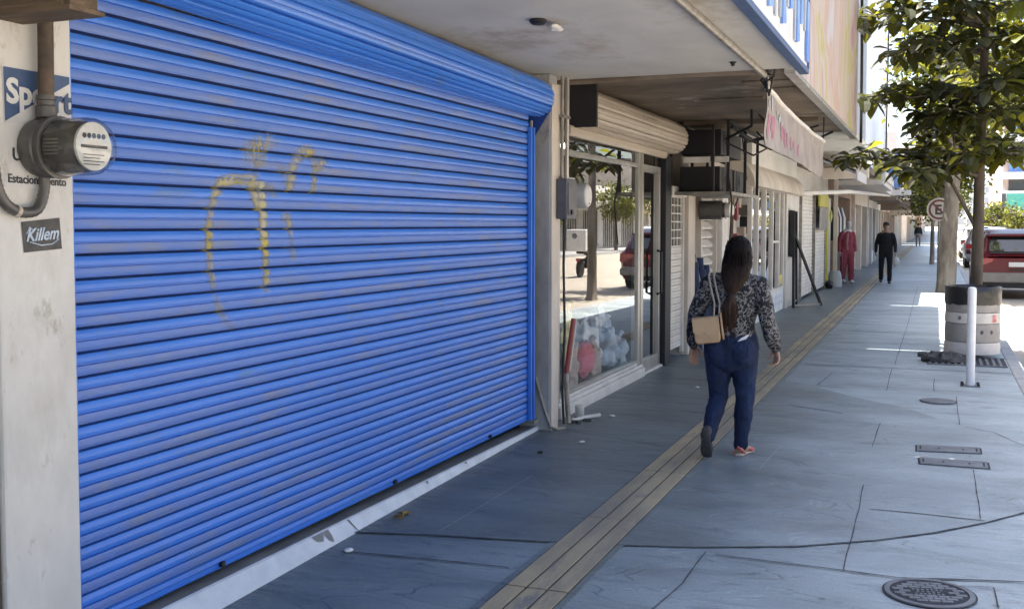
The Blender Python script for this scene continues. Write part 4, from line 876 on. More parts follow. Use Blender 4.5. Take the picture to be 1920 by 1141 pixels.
MB().box(X3 - .1, X3, 17.30, 21.24, 0.0, .399).build('base', 'white_paint', wf, smooth=0, bevel=.006)
for a, b in zip(ycuts[:-1], ycuts[1:]):
    MB().add([(X3 - .03, a + .036, .46), (X3 - .03, b - .036, .46), (X3 - .03, b - .036, 2.30), (X3 - .03, a + .036, 2.30)], [(0, 1, 2, 3)]).build('pane', 'glass', wf, smooth=0)
m = MB()
for i in range(28):
    a = 17.4 + 3.7 * rnd.random(); z = .5 + 1.5 * rnd.random(); m.box(X3 - .5, X3 - .12 - .2 * rnd.random(), a, a + .12 + .2 * rnd.random(), z, z + .1 + .3 * rnd.random(), rnd.randrange(4))
m.build('displayed_goods', ['plush_beige', 'white_face', 'interior', 'black'], wf, smooth=0)
MB().box(X3 + .002, X3 + .012, 20.66, 20.98, .50, .68).build('yellow_sticker', 'plush_yellow', wf, smooth=0)
m = MB()
for i in range(9):
    c = (X3 + .0015, 20.0 + .13 * i, .16 + .12 * (i % 2)); m.lathe([(0.0, 0), (.04, 0.002)], c, 'x', 7, cap=False)
m.build_each('pattern_spot', 'blue_sign', wf, smooth=0)
wc3 = thing('white_column', 'white flat column at the right end of the tall shop windows', 'column', (-2.7, 22.2, 0))
MB().box(-2.95, -2.70, 21.30, 23.15, 0, 2.24).build('shaft', 'pale_wall', wc3, bevel=.01, smooth=0)

# A frame sign stand
af = thing('easel_stand', 'black folding easel stand leaning open in front of the white column', 'stand', (-2.5, 22.0, 0))
MB().box(-2.67, -2.62, 21.50, 21.95, 1.0, 1.92).build('board', 'black', af, bevel=.006, smooth=0)
for a, b in (((-2.60, 21.52, 1.9), (-2.58, 21.5, 0)), ((-2.60, 21.95, 1.9), (-2.58, 22.0, 0)), ((-2.60, 21.7, 1.45), (-2.12, 22.2, 0.02))):
    MB().bar(a, b, .05, .04).build('leg', 'black', af, smooth=0)
MB().bar((-2.58, 21.55, .05), (-2.12, 22.2, .05), .03).bar((-2.585, 21.52, .12), (-2.585, 22.0, .12), .03).build_each('stretcher', 'steel', af, smooth=0)

# white shutters beyond
ws_b = thing('shop_building', 'plain building with a white slatted shutter beyond the white column', 'building', (-4, 26, 0))
MB().box(-9, -2.78, 23.2, 30.6, 2.35, 3.9).box(-9, -2.72, 23.2, 23.5, 0, 2.35).box(-9, -2.70, 28.3, 30.6, 0, 2.35).box(-9, -3.2, 23.5, 28.3, 0, 2.35).box(-9, -3, 26, 30.6, 3.9, 5.2).build('wall', 'pale_wall', ws_b, smooth=0)
MB().box(-2.78, -1.5, 23.4, 30.6, 2.88, 2.98).build('canopy', 'soffit_brown', ws_b, smooth=0)
for i, (a, b, xx) in enumerate(((23.52, 25.75, -2.70), (25.85, 28.28, -2.66))):
    t = thing('white_shutter', ['near white slatted shutter next to the easel stand', 'farther white slatted shutter under the yellow square sign'][i], 'shutter', (xx, (a + b) / 2, 0), 'white slatted shutters')
    rws = []
    for s_ in range(28):
        for u, d in ((1, 0), (.85, .015), (.5, .02), (.12, .015)):
            z = .06 + (s_ + 1 - u) * .082; rws.append([(xx + d, yy, z) for yy in (a, b)])
    m = MB(); m.grid(rws); m.build('curtain', 'white_metal', t, smooth=20)
    MB().box(xx - .03, xx + .04, a - .04, a, 0, 2.36).box(xx - .03, xx + .04, b, b + .04, 0, 2.36).build_each('guide_rail', 'steel', t, smooth=0)
ys_ = thing('yellow_sign', 'yellow square sign above a grey banner on the shutter wall', 'sign', (-2.5, 27.5, 2.2))
MB().box(-2.57, -2.52, 25.9, 28.0, 2.06, 2.36).build('panel', 'yellow', ys_, bevel=.005, smooth=0)
MB().prism([(28.25, 2.0), (28.55, 1.85), (28.25, 1.7), (27.95, 1.85)], -2.50, -2.47, 'x').build('diamond_panel', 'yellow', ys_, smooth=0)
gb = thing('grey_banner', 'grey hanging cloth beneath the yellow square sign', 'banner', (-2.5, 27.3, 1.7))
MB().grid([[(-2.54 + .03 * nz(yy * 2, z), yy, z) for z in (1.5, 1.7, 1.9, 2.05)] for yy in (26.0, 26.6, 27.2, 27.9)]).grid([[(-2.548 + .03 * nz(yy * 2, z), yy, z) for z in (1.5, 1.7, 1.9, 2.05)] for yy in (26.0, 26.6, 27.2, 27.9)]).build('cloth', 'grey_banner', gb, smooth=60)
yp = thing('yellow_post', 'dull yellow painted door jamb beside the white slatted shutter', 'post', (-2.65, 28.9, 0))
MB().box(-2.698, -2.60, 28.62, 29.0, 0, 2.1).build('shaft', 'yellow', yp, bevel=.008, smooth=0)
gp = thing('grey_post', 'tan steel post with a grey concrete foot at the shop edge', 'post', (-2.45, 29.2, 0))
MB().box(-2.50, -2.40, 29.15, 29.25, .42, 2.9).build('post', 'cream_plaster', gp, smooth=0, bevel=.005)
MB().lathe([(.19, 0), (.17, .30), (.13, .42)], (-2.45, 29.2, 0), 'z', 14).build('foot', 'meter_light', gp)
bn = thing('black_bundle', 'small black rubbish bundle at the foot of the yellow jamb', 'bundle', (-2.55, 28.4, 0))
MB().blob((-2.52, 28.4, .10), (.10, .16, .11), 12, 8, .4, 4).build('bundle', 'black', bn)

# dark doorway with mannequin
db = thing('shop_building', 'shop building with a dark open doorway behind the red mannequin', 'building', (-4, 33, 0))
MB().box(-9, -2.62, 30.6, 37.0, 2.45, 3.4).box(-9, -2.6, 36.2, 37.0, 0, 2.45).box(-9, -4.5, 30.6, 36.2, 0, 2.45).box(-9, -3, 30.6, 37, 3.4, 6.8).build('wall', 'brown_wall', db, smooth=0)
MB().box(-2.62, -1.35, 30.7, 37.0, 2.72, 2.85).box(-1.4, -1.3, 30.7, 37.0, 2.855, 3.1).build('canopy', 'white_metal', db, smooth=0)
for i in range(9):
    yy = 31.2 + i * .5
    t = thing('hanging_garment', ['black', 'grey', 'beige', 'dark blue', 'white', 'black long', 'dark grey', 'pale', 'dark green'][i] + ' garment hanging in the dark doorway, number ' + ['one', 'two', 'three', 'four', 'five', 'six', 'seven', 'eight', 'nine'][i] + ' from the shutter side', 'clothes', (-2.75, yy, 1.9), 'garments hanging in the dark doorway')
    mm = ['cloth_black', 'grey_banner', 'plush_beige', 'blue_roll', 'white_face', 'cloth_black', 'box_grey', 'pale_wall', 'dark'][i]
    rows = []
    for k in range(7):
        z = 2.15 - k * .16; w = .10 + .10 * min(k, 2) + .03 * nz(i, k); rows.append([(-2.75 + w * math.cos(a) * .45, yy + w * math.sin(a), z) for a in [2 * math.pi * j / 12 for j in range(12)]])
    m = MB(); m.grid(rows, closed=True); m.add(rows[0], [tuple(range(12))]); m.build('garment', mm, t, smooth=60)

# ============================================================ FAR SHOP ROW
far = [  # y0, y1, face x, roof height, wall material, canopy z, canopy reach, description
 (37.0, 44.0, -2.5, 4.2, 'cream_plaster', 2.75, .9, 'cream shop building with a pale awning beyond the red mannequin'),
 (44.0, 52.0, -2.45, 3.6, 'pale_wall', 2.6, 1.0, 'pale shop building with low brown canopy behind the man in black'),
 (52.0, 61.0, -2.5, 6.5, 'beige_wall', 3.0, 1.5, 'two storey beige shop building far along the row'),
 (61.0, 72.0, -2.45, 5.0, 'brown_wall', 2.8, 1.3, 'brown shop building further down the row'),
 (72.0, 81.0, -2.5, 7.5, 'pale_wall', 2.9, 1.4, 'tall pale building near the end of the row'),
 (81.0, 89.0, -2.5, 5.2, 'cream_plaster', 2.7, 1.2, 'cream corner building at the end of the row'),
 (100.0, 116.0, -2.4, 7.0, 'beige_wall', 3.0, 1.2, 'beige building beyond the sunlit cross street'),
 (116.0, 140.0, -2.4, 9.0, 'pale_wall', 3.0, 1.2, 'pale tall building beyond the cross street'),
 (140.0, 200.0, -2.4, 11.0, 'brown_wall', 3.0, 1.2, 'brown block at the far end of the street')]
for i, (a, b, fx_, h, m_, cz, cr, lab) in enumerate(far):
    t = thing('shop_building', lab, 'building', (fx_ - 1.5, (a + b) / 2, 0))
    m = MB(); m.box(-10, fx_, a, b, 2.3, h); m.box(-10, fx_ - .5, a, b, -.1, 2.3)
    n = max(2, int((b - a) / 2.6)); w = (b - a) / n
    for k in range(n + 1): m.box(fx_ - .499, fx_ + .0, max(a, a + k * w - .2), min(b, a + k * w + .2), -.1, 2.3)
    m.build('wall', m_, t, smooth=0)
    MB().box(fx_ + .001, fx_ + cr, a + .1, b - .05, cz, cz + .14).box(fx_ + cr - .06, fx_ + cr + .02, a + .1, b - .05, cz + .141, cz + .5).build('awning', ['white_metal', 'soffit_brown', 'soffit', 'soffit_brown'][i % 4], t, smooth=0)
    for k in range(n):
        y0_, y1_ = a + k * w + .2, a + (k + 1) * w - .2; kind = (i + k) % 3
        if kind == 0:
            rws = []
            for s_ in range(22):
                for u in (1, .8, .2): rws.append([(fx_ - .2 + (.02 if u != 1 else 0), yy, .05 + (s_ + 1 - u) * .1) for yy in (y0_, y1_)])
            mm = MB(); mm.grid(rws); mm.build('shutter', 'white_metal', t, smooth=0)
        elif kind == 1:
            MB().box(fx_ - .3, fx_ - .25, y0_, y1_, .02, 2.28).build('doorway', 'dark', t, smooth=0)
            MB().box(fx_ - .24, fx_ - .15, y0_, y0_ + .3 * (y1_ - y0_), .02, 2.2).build('door', 'pale_wall', t, smooth=0)
        else:
            MB().box(fx_ - .2, fx_ - .12, y0_, y1_, .5, 2.2).build('window', 'window_dark', t, smooth=0)
            MB().box(fx_ - .2, fx_ - .08, y0_, y1_, .02, .498).build('base', 'white_paint', t, smooth=0)
    if h > 4:
        for k in range(n):
            MB().box(fx_ - .02, fx_ + .03, a + k * w + .5, a + (k + 1) * w - .5, 3.9, min(h - .4, 5.2)).build('window', 'window_dark', t, smooth=0)
# tall white tower with stepped panels
tw = thing('white_tower', 'tall white clad facade rising above the shop canopies', 'building', (-3, 37, 3))
MB().box(-9, -2.1, 29.0, 33.5, 3.0, 12).build('grey_panel', 'grey_wall', tw, smooth=0)
MB().box(-9, -2.0, 33.6, 46.5, 3.5, 13).build('white_panel', 'white_wall', tw, smooth=0)
MB().box(-9, -2.15, 46.6, 51.5, 3.0, 10).build('beige_panel', 'beige_wall', tw, smooth=0)
MB().box(-2.095, -2.0, 29.5, 33.3, 3.2, 3.9).build('ledge', 'beige_wall', tw, smooth=0)
# street hung signs over the pavement
def hsign(name, lab, y, x0, x1, z0, z1, m_, post=True, th=.12):
    t = thing(name, lab, 'sign', (x0, y, z0))
    MB().box(x0, x1, y, y + th, z0, z1).build('panel', m_, t, smooth=0, bevel=.01)
    MB().bar((-2.6, y + th / 2, z1 - .05), (x0 - .002, y + th / 2, z1 - .05), .06).build('bracket', 'steel', t, smooth=0)
    return t
hsign('hanging_sign', 'cream sign box over the pavement above the easel stand', 24.0, -2.3, -1.35, 2.62, 2.86, 'cream_plaster')
hsign('hanging_sign', 'blue and white upright sign under the almond leaves', 41.0, -1.75, -1.2, 2.95, 4.2, 'blue_sign')
hsign('hanging_sign', 'yellow blade sign under the almond leaves', 36.0, -1.9, -1.45, 2.95, 3.6, 'yellow')
hsign('hanging_sign', 'long white beam sign spanning half the pavement', 43.5, -2.4, -.9, 2.75, 2.95, 'white_metal')
hsign('hanging_sign', 'brown box sign low over the pavement in the distance', 50.0, -2.3, -.9, 2.25, 2.6, 'brown_wall')
hsign('hanging_sign', 'tan box sign near the end of the shop row', 60.0, -2.3, -.6, 2.1, 2.75, 'beige_wall')
hsign('hanging_sign', 'small dark sign near the end of the shop row', 70.0, -2.2, -.4, 2.5, 2.9, 'black')
pb_ = thing('white_beam', 'long white pipe beam running under the awnings past the white windows', 'beam', (-1.6, 26, 2.4))
MB().tube([(-2.6, 22.6, 2.28), (-1.9, 26.0, 2.40), (-1.7, 44, 2.75)], .05, 8).build('beam', 'white_metal', pb_)
# sloped grey awning
aw = thing('awning', 'grey sloping awning under the billboard end', 'awning', (-1.8, 20, 2.6))
m = MB(); m.grid([[(-2.7, 20.2, 3.15), (-2.7, 22.9, 3.15)], [(-1.35, 20.2, 2.62), (-1.35, 22.9, 2.62)]]); m.grid([[(-2.7, 20.2, 3.12), (-2.7, 22.9, 3.12)], [(-1.35, 20.2, 2.59), (-1.35, 22.9, 2.59)]]); m.box(-1.36, -1.33, 20.2, 22.9, 2.45, 2.63)
m.build('cover', 'grey_wall', aw, smooth=0)
# cables hanging over the facade
wr = thing('utility_cable', 'black cables hanging down in front of the white tower', 'cable', (-1.5, 22, 4))
MB().tube([(-1.0, 15.5, 8.0), (-1.05, 16.2, 5.2), (-1.06, 16.6, 4.1), (-1.06, 16.7, 2.85)], .022, 6).tube([(-0.9, 15.4, 8), (-1.05, 16.3, 4.9), (-1.07, 16.6, 4.3)], .014, 6).build('cable', 'black', wr)
wr2 = thing('utility_cable', 'thin black cable strung beside the far beige facade', 'cable', (-1.8, 40, 4))
MB().tube([(-1.9, 46.0, 12), (-1.95, 46.1, 4)], .03, 6).build('cable', 'black', wr2)
# ============================================================ PEOPLE
def loft(mb, pts, rad, n=16, side=(1, 0, 0), mi=0):
    """closed tapering limb with elliptical sections (rx along side, ry across) and rounded ends"""
    pts = [Vector(p) for p in pts]; rad = [r if isinstance(r, tuple) else (r, r) for r in rad]
    # rounded end rings
    def endring(p, q, r, sgn):
        t = (p - q).normalized(); m_ = min(r)
        return [(p + t * m_ * .45, (r[0] * .82, r[1] * .82)), (p + t * m_ * .75, (r[0] * .45, r[1] * .45))]
    A = endring(pts[0], pts[1], rad[0], 1); B = endring(pts[-1], pts[-2], rad[-1], 1)
    P = [A[1][0], A[0][0]] + pts + [B[0][0], B[1][0]]; Rr = [A[1][1], A[0][1]] + rad + [B[0][1], B[1][1]]
    vs = []; fs = []; sd = Vector(side)
    for i, p in enumerate(P):
        t = (P[min(i + 1, len(P) - 1)] - P[max(0, i - 1)]).normalized()
        u = sd - t * sd.dot(t); u = u.normalized() if u.length > .2 else t.orthogonal().normalized()
        w = t.cross(u)
        for k in range(n):
            a = 2 * math.pi * k / n; vs.append(p + u * math.cos(a) * Rr[i][0] + w * math.sin(a) * Rr[i][1])
    for i in range(len(P) - 1):
        for k in range(n): fs.append((i * n + k, i * n + (k + 1) % n, (i + 1) * n + (k + 1) % n, (i + 1) * n + k))
    fs.append(tuple(reversed(range(n)))); fs.append(tuple((len(P) - 1) * n + k for k in range(n)))
    return mb.add(vs, fs, mi)
def fuse(mb, name, m, parent, voxel=.008, smooth=4, wrinkle=0, wfreq=(9, 9, 5)):
    """join overlapping closed pieces into one continuous skin; coordinates are local to the parent"""
    me = bpy.data.meshes.new(name); me.from_pydata([tuple(v) for v in mb.v], [], mb.f)
    bm = bmesh.new(); bm.from_mesh(me); bmesh.ops.recalc_face_normals(bm, faces=bm.faces); bm.to_mesh(me); bm.free()
    o = bpy.data.objects.new(name, me); C.objects.link(o)
    r_ = o.modifiers.new('r', 'REMESH'); r_.mode = 'VOXEL'; r_.voxel_size = voxel; r_.use_smooth_shade = True
    if smooth:
        s_ = o.modifiers.new('s', 'SMOOTH'); s_.iterations = smooth; s_.factor = .5
    bpy.context.view_layer.update()
    me2 = bpy.data.meshes.new_from_object(o.evaluated_get(bpy.context.evaluated_depsgraph_get()))
    bpy.data.objects.remove(o); bpy.data.meshes.remove(me)
    if wrinkle:
        for v in me2.vertices:
            c = v.co; q = Vector((c.x * wfreq[0], c.y * wfreq[1], c.z * wfreq[2]))
            v.co = c + v.normal * wrinkle * (noise.noise(q) + .5 * noise.noise(q * 2.3))
    me2.polygons.foreach_set('use_smooth', [True] * len(me2.polygons)); me2.materials.clear(); me2.materials.append(M[m]); me2.name = name
    ob = bpy.data.objects.new(name, me2); C.objects.link(ob); ob.parent = parent
    return ob
def local(mb, name, m, parent, **k):
    """build a mesh whose coordinates are already local to the parent"""
    w = wloc(parent); mb.v = [tuple(Vector(v) + w) for v in mb.v]
    return mb.build(name, m, parent, **k)
def hand(mb, wrist, d, palm, thumb, curl=.5, s=1.0):
    """five separate fingers: d along the hand, palm = palm normal, thumb = side the thumb leaves from"""
    wrist, d, palm, thumb = Vector(wrist), Vector(d).normalized(), Vector(palm).normalized(), Vector(thumb).normalized()
    loft(mb, [wrist, wrist + d * .03 * s, wrist + d * .08 * s], [(.024 * s, .019 * s), (.033 * s, .016 * s), (.039 * s, .014 * s)], 12, thumb)
    for i, L in enumerate((.072, .08, .075, .06)):
        o = wrist + d * .082 * s + thumb * (.029 - .0193 * i) * s; p = [o - d * .02 * s]; a = .12; q = o
        for j, f in enumerate((.45, .32, .23)):
            a += curl * (.55, .75, .6)[j]; q = q + (d * math.cos(a) + palm * math.sin(a)) * L * f * s; p.append(q)
        loft(mb, p, [.0092 * s, .0088 * s, .008 * s, .0068 * s], 8, thumb)
    o = wrist + d * .022 * s + thumb * .026 * s; t1 = (thumb * .75 + d * .6 + palm * .25).normalized(); t2 = (thumb * .35 + d * .85 + palm * .4).normalized()
    loft(mb, [o, o + t1 * .034 * s, o + t1 * .034 * s + t2 * .03 * s, o + t1 * .034 * s + t2 * .052 * s], [.014 * s, .0108 * s, .0096 * s, .007 * s], 8, d)

def head_pieces(mb, c, s=1.0, neck_base=None):
    """head facing +y with brow, nose, lips, chin, jaw and ears"""
    c = Vector(c)
    mb.blob(c + Vector((0, -.012, .015)) * s, (.074 * s, .092 * s, .10 * s), 20, 14)
    loft(mb, [c + Vector((0, .025, .03)) * s, c + Vector((0, .03, -.04)) * s, c + Vector((0, .045, -.095)) * s], [(.062 * s, .06 * s), (.055 * s, .056 * s), (.026 * s, .03 * s)], 16)
    loft(mb, [c + Vector((0, .083, .012)) * s, c + Vector((0, .102, -.022)) * s], [(.009 * s, .010 * s), (.015 * s, .013 * s)], 8)
    loft(mb, [c + Vector((-.03, .080, .032)) * s, c + Vector((.03, .080, .032)) * s], [.010 * s, .010 * s], 8, (0, 0, 1))
    loft(mb, [c + Vector((-.018, .083, -.055)) * s, c + Vector((.018, .083, -.055)) * s], [.007 * s, .007 * s], 8, (0, 0, 1))
    for sx in (-1, 1):
        loft(mb, [c + Vector((sx * .074, -.004, .022)) * s, c + Vector((sx * .076, -.006, -.03)) * s], [(.008 * s, .02 * s), (.007 * s, .012 * s)], 8)
    if neck_base is not None: loft(mb, [c + Vector((0, -.012, -.04)) * s, neck_base], [.052 * s, .06 * s], 14)

# ---------------------------------------------------------------- the walking woman (local frame: x right, y ahead, z up)
wo = thing('person', 'woman with long black hair walking away in a printed blouse and dark jeans', 'person', (-1.305, 7.55, 0))
J = dict(head=(.02, .02, 1.44), nb=(.01, -.005, 1.27), shL=(-.175, -.005, 1.235), elL=(-.275, -.045, 1.00), wrL=(-.300, .03, .775), shR=(.168, -.005, 1.225), elR=(.235, -.06, .985), wrR=(.283, .02, .775),
         hipL=(-.112, -.01, .74), knL=(-.118, .035, .405), anL=(-.148, -.175, .175), hipR=(.068, .0, .74), knR=(.068, .045, .40), anR=(.036, .075, .085))
V = {k: Vector(v) for k, v in J.items()}
b = MB(); head_pieces(b, V['head'], 1.0, V['nb'])
loft(b, [(.0, 0, 1.26), (0, 0, 1.12), (-.01, 0, .98), (-.02, 0, .80), (-.02, 0, .72)], [(.14, .07), (.13, .085), (.115, .08), (.15, .09), (.13, .09)])
for sd in 'LR':
    loft(b, [V['sh' + sd], V['el' + sd], V['wr' + sd]], [.042, .036, .025], 12)
    loft(b, [V['hip' + sd], V['kn' + sd], V['an' + sd]], [.075, .05, .034], 12)
hand(b, V['wrL'] + Vector((0, .0, .01)), (-.02, .02, -1), (.6, -.8, 0), (.75, .65, 0), .25, .95)
hand(b, V['wrR'] + Vector((0, .0, .01)), (.12, .10, -1), (-.75, -.65, 0), (-.6, .8, 0), .75, .95)
# feet inside the shoes
loft(b, [(-.150, -.20, .20), (-.152, -.172, .11), (-.157, -.135, .06)], [(.026, .022), (.032, .018), (.032, .010)], 10)
loft(b, [(.036, .05, .05), (.052, .13, .045), (.075, .215, .025)], [(.028, .03), (.034, .026), (.036, .014)], 10)
fuse(b, 'body', 'skin', wo, .0045, 2)
# jeans
b = MB()
loft(b, [(-.018, .0, .93), (-.02, -.005, .86), (-.022, -.02, .78), (-.022, -.02, .71)], [(.152, .107), (.178, .124), (.198, .140), (.184, .130)], 24)
b.blob((-.105, -.075, .765), (.098, .095, .115), 16, 12); b.blob((.062, -.075, .765), (.098, .095, .115), 16, 12)
for sd, sx in (('L', -1), ('R', 1)):
    h, k, a = V['hip' + sd], V['kn' + sd], V['an' + sd]
    loft(b, [h, h.lerp(k, .35) + Vector((-sx * .004, 0, 0)), h.lerp(k, .75), k, k.lerp(a, .3) + Vector((0, -.012, 0)), k.lerp(a, .7), a], [(.103, .118), (.091, .105), (.073, .082), (.066, .070), (.066, .070), (.053, .056), (.048, .050)], 18)
    for q in (.92, .97, 1.02):   # bunched hem folds
        c = k.lerp(a, q); loft(b, [c, c + (a - k).normalized() * .008], [.051, .051], 14)
jeans = fuse(b, 'jeans', 'denim', wo, .0075, 4, .0062, (17, 17, 13))
bvh = BVHTree.FromPolygons([v.co.copy() for v in jeans.data.vertices], [tuple(p.vertices) for p in jeans.data.polygons])
def on_back(x, z, lift=.002):
    h = bvh.ray_cast(Vector((x, -.6, z)), Vector((0, 1, 0)))
    return (h[0] + Vector((0, -lift, 0))) if h[0] else Vector((x, -.12, z))
sm = MB()
def seam(pts, r=.0022, nn=14):
    P = []
    for a, c in zip(pts[:-1], pts[1:]): P += [on_back(a[0] + (c[0] - a[0]) * i / nn, a[1] + (c[1] - a[1]) * i / nn) for i in range(nn)]
    P.append(on_back(*pts[-1])); sm.tube(P, r, 5)
seam([(-.022, .90), (-.022, .70)]); seam([(-.17, .885), (-.022, .855), (.13, .885)])
for cx in (-.105, .062):
    seam([(cx - .055, .835), (cx + .055, .835), (cx + .052, .735), (cx, .712), (cx - .052, .735), (cx - .055, .835)])
local(sm, 'stitched_seam', 'denim_seam', jeans)
p_ = MB(); g = [[on_back(.045 + .055 * i / 4 + .010 * j, .838 + .018 * i / 4 - .0 + j * (.012 + .006 * i / 4), .008) for i in range(5)] for j in (0, 1, 2)]
p_.grid(g); local(p_, 'folded_paper', 'paper', wo, smooth=0)
# blouse
b = MB()
loft(b, [(.008, -.005, 1.285), (.004, -.005, 1.255), (0, -.01, 1.19), (-.002, -.012, 1.10), (-.008, -.008, .98), (-.014, -.008, .90), (-.016, -.01, .85)], [(.075, .065), (.135, .085), (.170, .108), (.168, .118), (.155, .112), (.162, .120), (.166, .125)], 24)
for sd, sx in (('L', -1), ('R', 1)):
    s0, e0, w0 = V['sh' + sd], V['el' + sd], V['wr' + sd]
    loft(b, [(sx * .07, -.005, 1.265), s0 + Vector((-sx * .02, 0, .01)), s0], [(.05, .05), (.06, .062), (.068, .07)], 16, (0, 1, 0))
    loft(b, [s0, s0.lerp(e0, .5), e0, e0.lerp(w0, .45), e0.lerp(w0, .86), w0], [(.068, .074), (.064, .068), (.056, .060), (.056, .058), (.050, .052), (.034, .036)], 18)
fuse(b, 'blouse', 'blouse', wo, .0078, 4, .0075, (13, 13, 8))
# hair: cap, fall, band, tail and loose strands
b = MB(); hc = V['head']
b.blob(hc + Vector((0, -.022, .022)), (.094, .108, .108), 24, 16)
loft(b, [hc + Vector((0, -.03, .03)), hc + Vector((-.002, -.05, -.06)), (.012, -.105, 1.29), (.002, -.135, 1.215), (-.004, -.140, 1.165)], [(.092, .085), (.108, .075), (.098, .05), (.062, .038), (.026, .024)], 20)
hair = fuse(b, 'hair', 'hair', wo, .008, 3, .003, (60, 60, 5))
b = MB()
loft(b, [(-.004, -.140, 1.165), (-.006, -.147, 1.12), (-.012, -.148, 1.05), (-.014, -.145, .985), (-.010, -.14, .94)], [(.022, .02), (.043, .032), (.052, .036), (.044, .03), (.02, .014)], 18)
fuse(b, 'ponytail', 'hair_tip', hair, .007, 2, .006, (70, 70, 7))
b = MB(); rr = random.Random(5)
for i in range(46):
    a = rr.uniform(-2.9, -.25); x0 = math.cos(a) * .094; y0 = math.sin(a) * .108
    p0 = hc + Vector((x0 * .8, -.022 + y0 * .8, .07 + .03 * rr.random())); p1 = hc + Vector((x0 * 1.04, -.03 + y0 * 1.03, -.02)); p2 = Vector((.012 + x0 * 1.02, -.08 + y0 * .45, 1.29)); p3 = Vector((x0 * .5, -.115 + y0 * .42, 1.21)); p4 = Vector((-.004 + x0 * .2, -.14 + y0 * .22, 1.165))
    b.tube([p0, p1, p2, p3, p4], [.002, .004, .004, .003, .002], 5)
for i in range(16):
    a = rr.uniform(-3.1, 0.05); r0 = .05
    b.tube([(-.004 + .02 * math.cos(a), -.14 + .02 * math.sin(a), 1.16), (-.008 + r0 * math.cos(a), -.148 + .035 * math.sin(a), 1.08), (-.012 + .055 * math.cos(a + .2), -.148 + .036 * math.sin(a), 1.02), (-.012 + .03 * math.cos(a), -.143 + .02 * math.sin(a), .93 - .04 * rr.random())], [.003, .004, .003, .001], 5)
local(b, 'loose_strands', 'hair', hair)
local(MB().lathe([(.024, -.008), (.029, 0), (.024, .008)], (-.004, -.140, 1.163), 'z', 14), 'hair_band', 'black', hair)
# shoes
b = MB()
loft(b, [(-.149, -.256, .235), (-.151, -.237, .15), (-.157, -.185, .062), (-.160, -.145, .024)], [(.030, .014), (.034, .013), (.044, .012), (.036, .011)], 14)
loft(b, [(-.149, -.205, .225), (-.152, -.185, .14), (-.156, -.14, .065)], [(.032, .036), (.034, .03), (.040, .02)], 12)
fuse(b, 'shoe', 'sole', wo, .005, 3)
b = MB()
loft(b, [(.034, .015, .014), (.05, .12, .012), (.072, .20, .010), (.082, .245, .010)], [(.034, .012), (.036, .010), (.044, .009), (.034, .008)], 14)
sh_ = fuse(b, 'shoe', 'shoe_pale', wo, .005, 2)
b = MB()
loft(b, [(.02, .12, .03), (.055, .15, .062), (.098, .18, .03)], [(.03, .007), (.034, .007), (.03, .007)], 12, (0, 1, 0))
loft(b, [(-.002, .03, .025), (.03, .01, .075), (.075, .05, .025)], [(.014, .006), (.016, .006), (.014, .006)], 10, (0, 1, 0))
loft(b, [(.075, .165, .022), (.094, .185, .03), (.098, .215, .022)], [(.02, .016), (.024, .018), (.018, .014)], 10)
fuse(b, 'straps', 'shoe_red', sh_, .005, 1)

# her handbag
hg = thing('handbag', 'beige leather flap handbag hanging behind the left hip of the woman', 'handbag', (-1.305, 7.55, .8))
def hb_(v): return (v[0], v[1], v[2] - .8)
bm_ = Matrix.Translation((-.162, -.185, .915 - .8)) @ Matrix.Rotation(R(9), 4, 'Z') @ Matrix.Rotation(R(-7), 4, 'Y')
def rounded(mb, w, d, h, r, mtx, n=5):
    pr = []
    for cx, cz, a0 in ((w / 2 - r, h / 2 - r, 0), (-w / 2 + r, h / 2 - r, 90), (-w / 2 + r, -h / 2 + r, 180), (w / 2 - r, -h / 2 + r, 270)):
        for i in range(n + 1): a = R(a0 + 90 * i / n); pr.append((cx + r * math.cos(a), cz + r * math.sin(a)))
    rows = []
    for yy, sc in ((-d / 2, .90), (-d / 2 + .012, 1), (d / 2 - .012, 1), (d / 2, .90)): rows.append([mtx @ Vector((p[0] * sc, yy, p[1] * sc)) for p in pr])
    m_ = len(pr); mb.grid(rows, closed=True); mb.add(rows[0], [tuple(range(m_))]); mb.add(rows[-1], [tuple(range(m_))])
b = MB(); rounded(b, .178, .09, .185, .03, bm_); local(b, 'body', 'tan_bag', hg, smooth=40)
b = MB(); fl = []
for i in range(9):
    x = -.0905 + .181 * i / 8; e = -.005 - .04 * (1 - ((i - 4) / 4) ** 2)
    fl.append([bm_ @ Vector(p) for p in ((x, .045, .08), (x, .02, .094), (x, -.03, .094), (x, -.049, .075), (x, -.0515, .03), (x, -.0525, e))])
b.grid(fl); b.grid([[p + Vector((0, .003, -.002)) for p in r_] for r_ in fl]); local(b, 'flap', 'tan_bag', hg, smooth=50)
b = MB(); b.lathe([(.0, 0), (.009, 0), (.009, .006), (0, .006)], bm_ @ Vector((0, -.061, -.03)), 'y', 12, cap=False); local(b, 'clasp', 'gold', hg)
b = MB()
for dx in (-.018, .018):
    t0 = bm_ @ Vector((.075 + dx, 0, .085)); t0 = Vector((t0.x, t0.y, t0.z))
    P = [t0, Vector((-.098 + dx, -.155, 1.10 - .8)), Vector((-.125 + dx, -.145, 1.20 - .8)), Vector((-.150 + dx, -.10, 1.285 - .8)), Vector((-.155 + dx, -.02, 1.318 - .8)), Vector((-.150 + dx, .06, 1.28 - .8)), Vector((-.14 + dx, .125, 1.15 - .8))]
    Q = []
    for a_, c_ in zip(P[:-1], P[1:]): Q += [a_.lerp(c_, i / 14) for i in range(14)]
    b.tube(Q, [.0058 + .0022 * (i % 2) for i in range(len(Q))], 6)
local(b, 'strap', 'gold', hg)
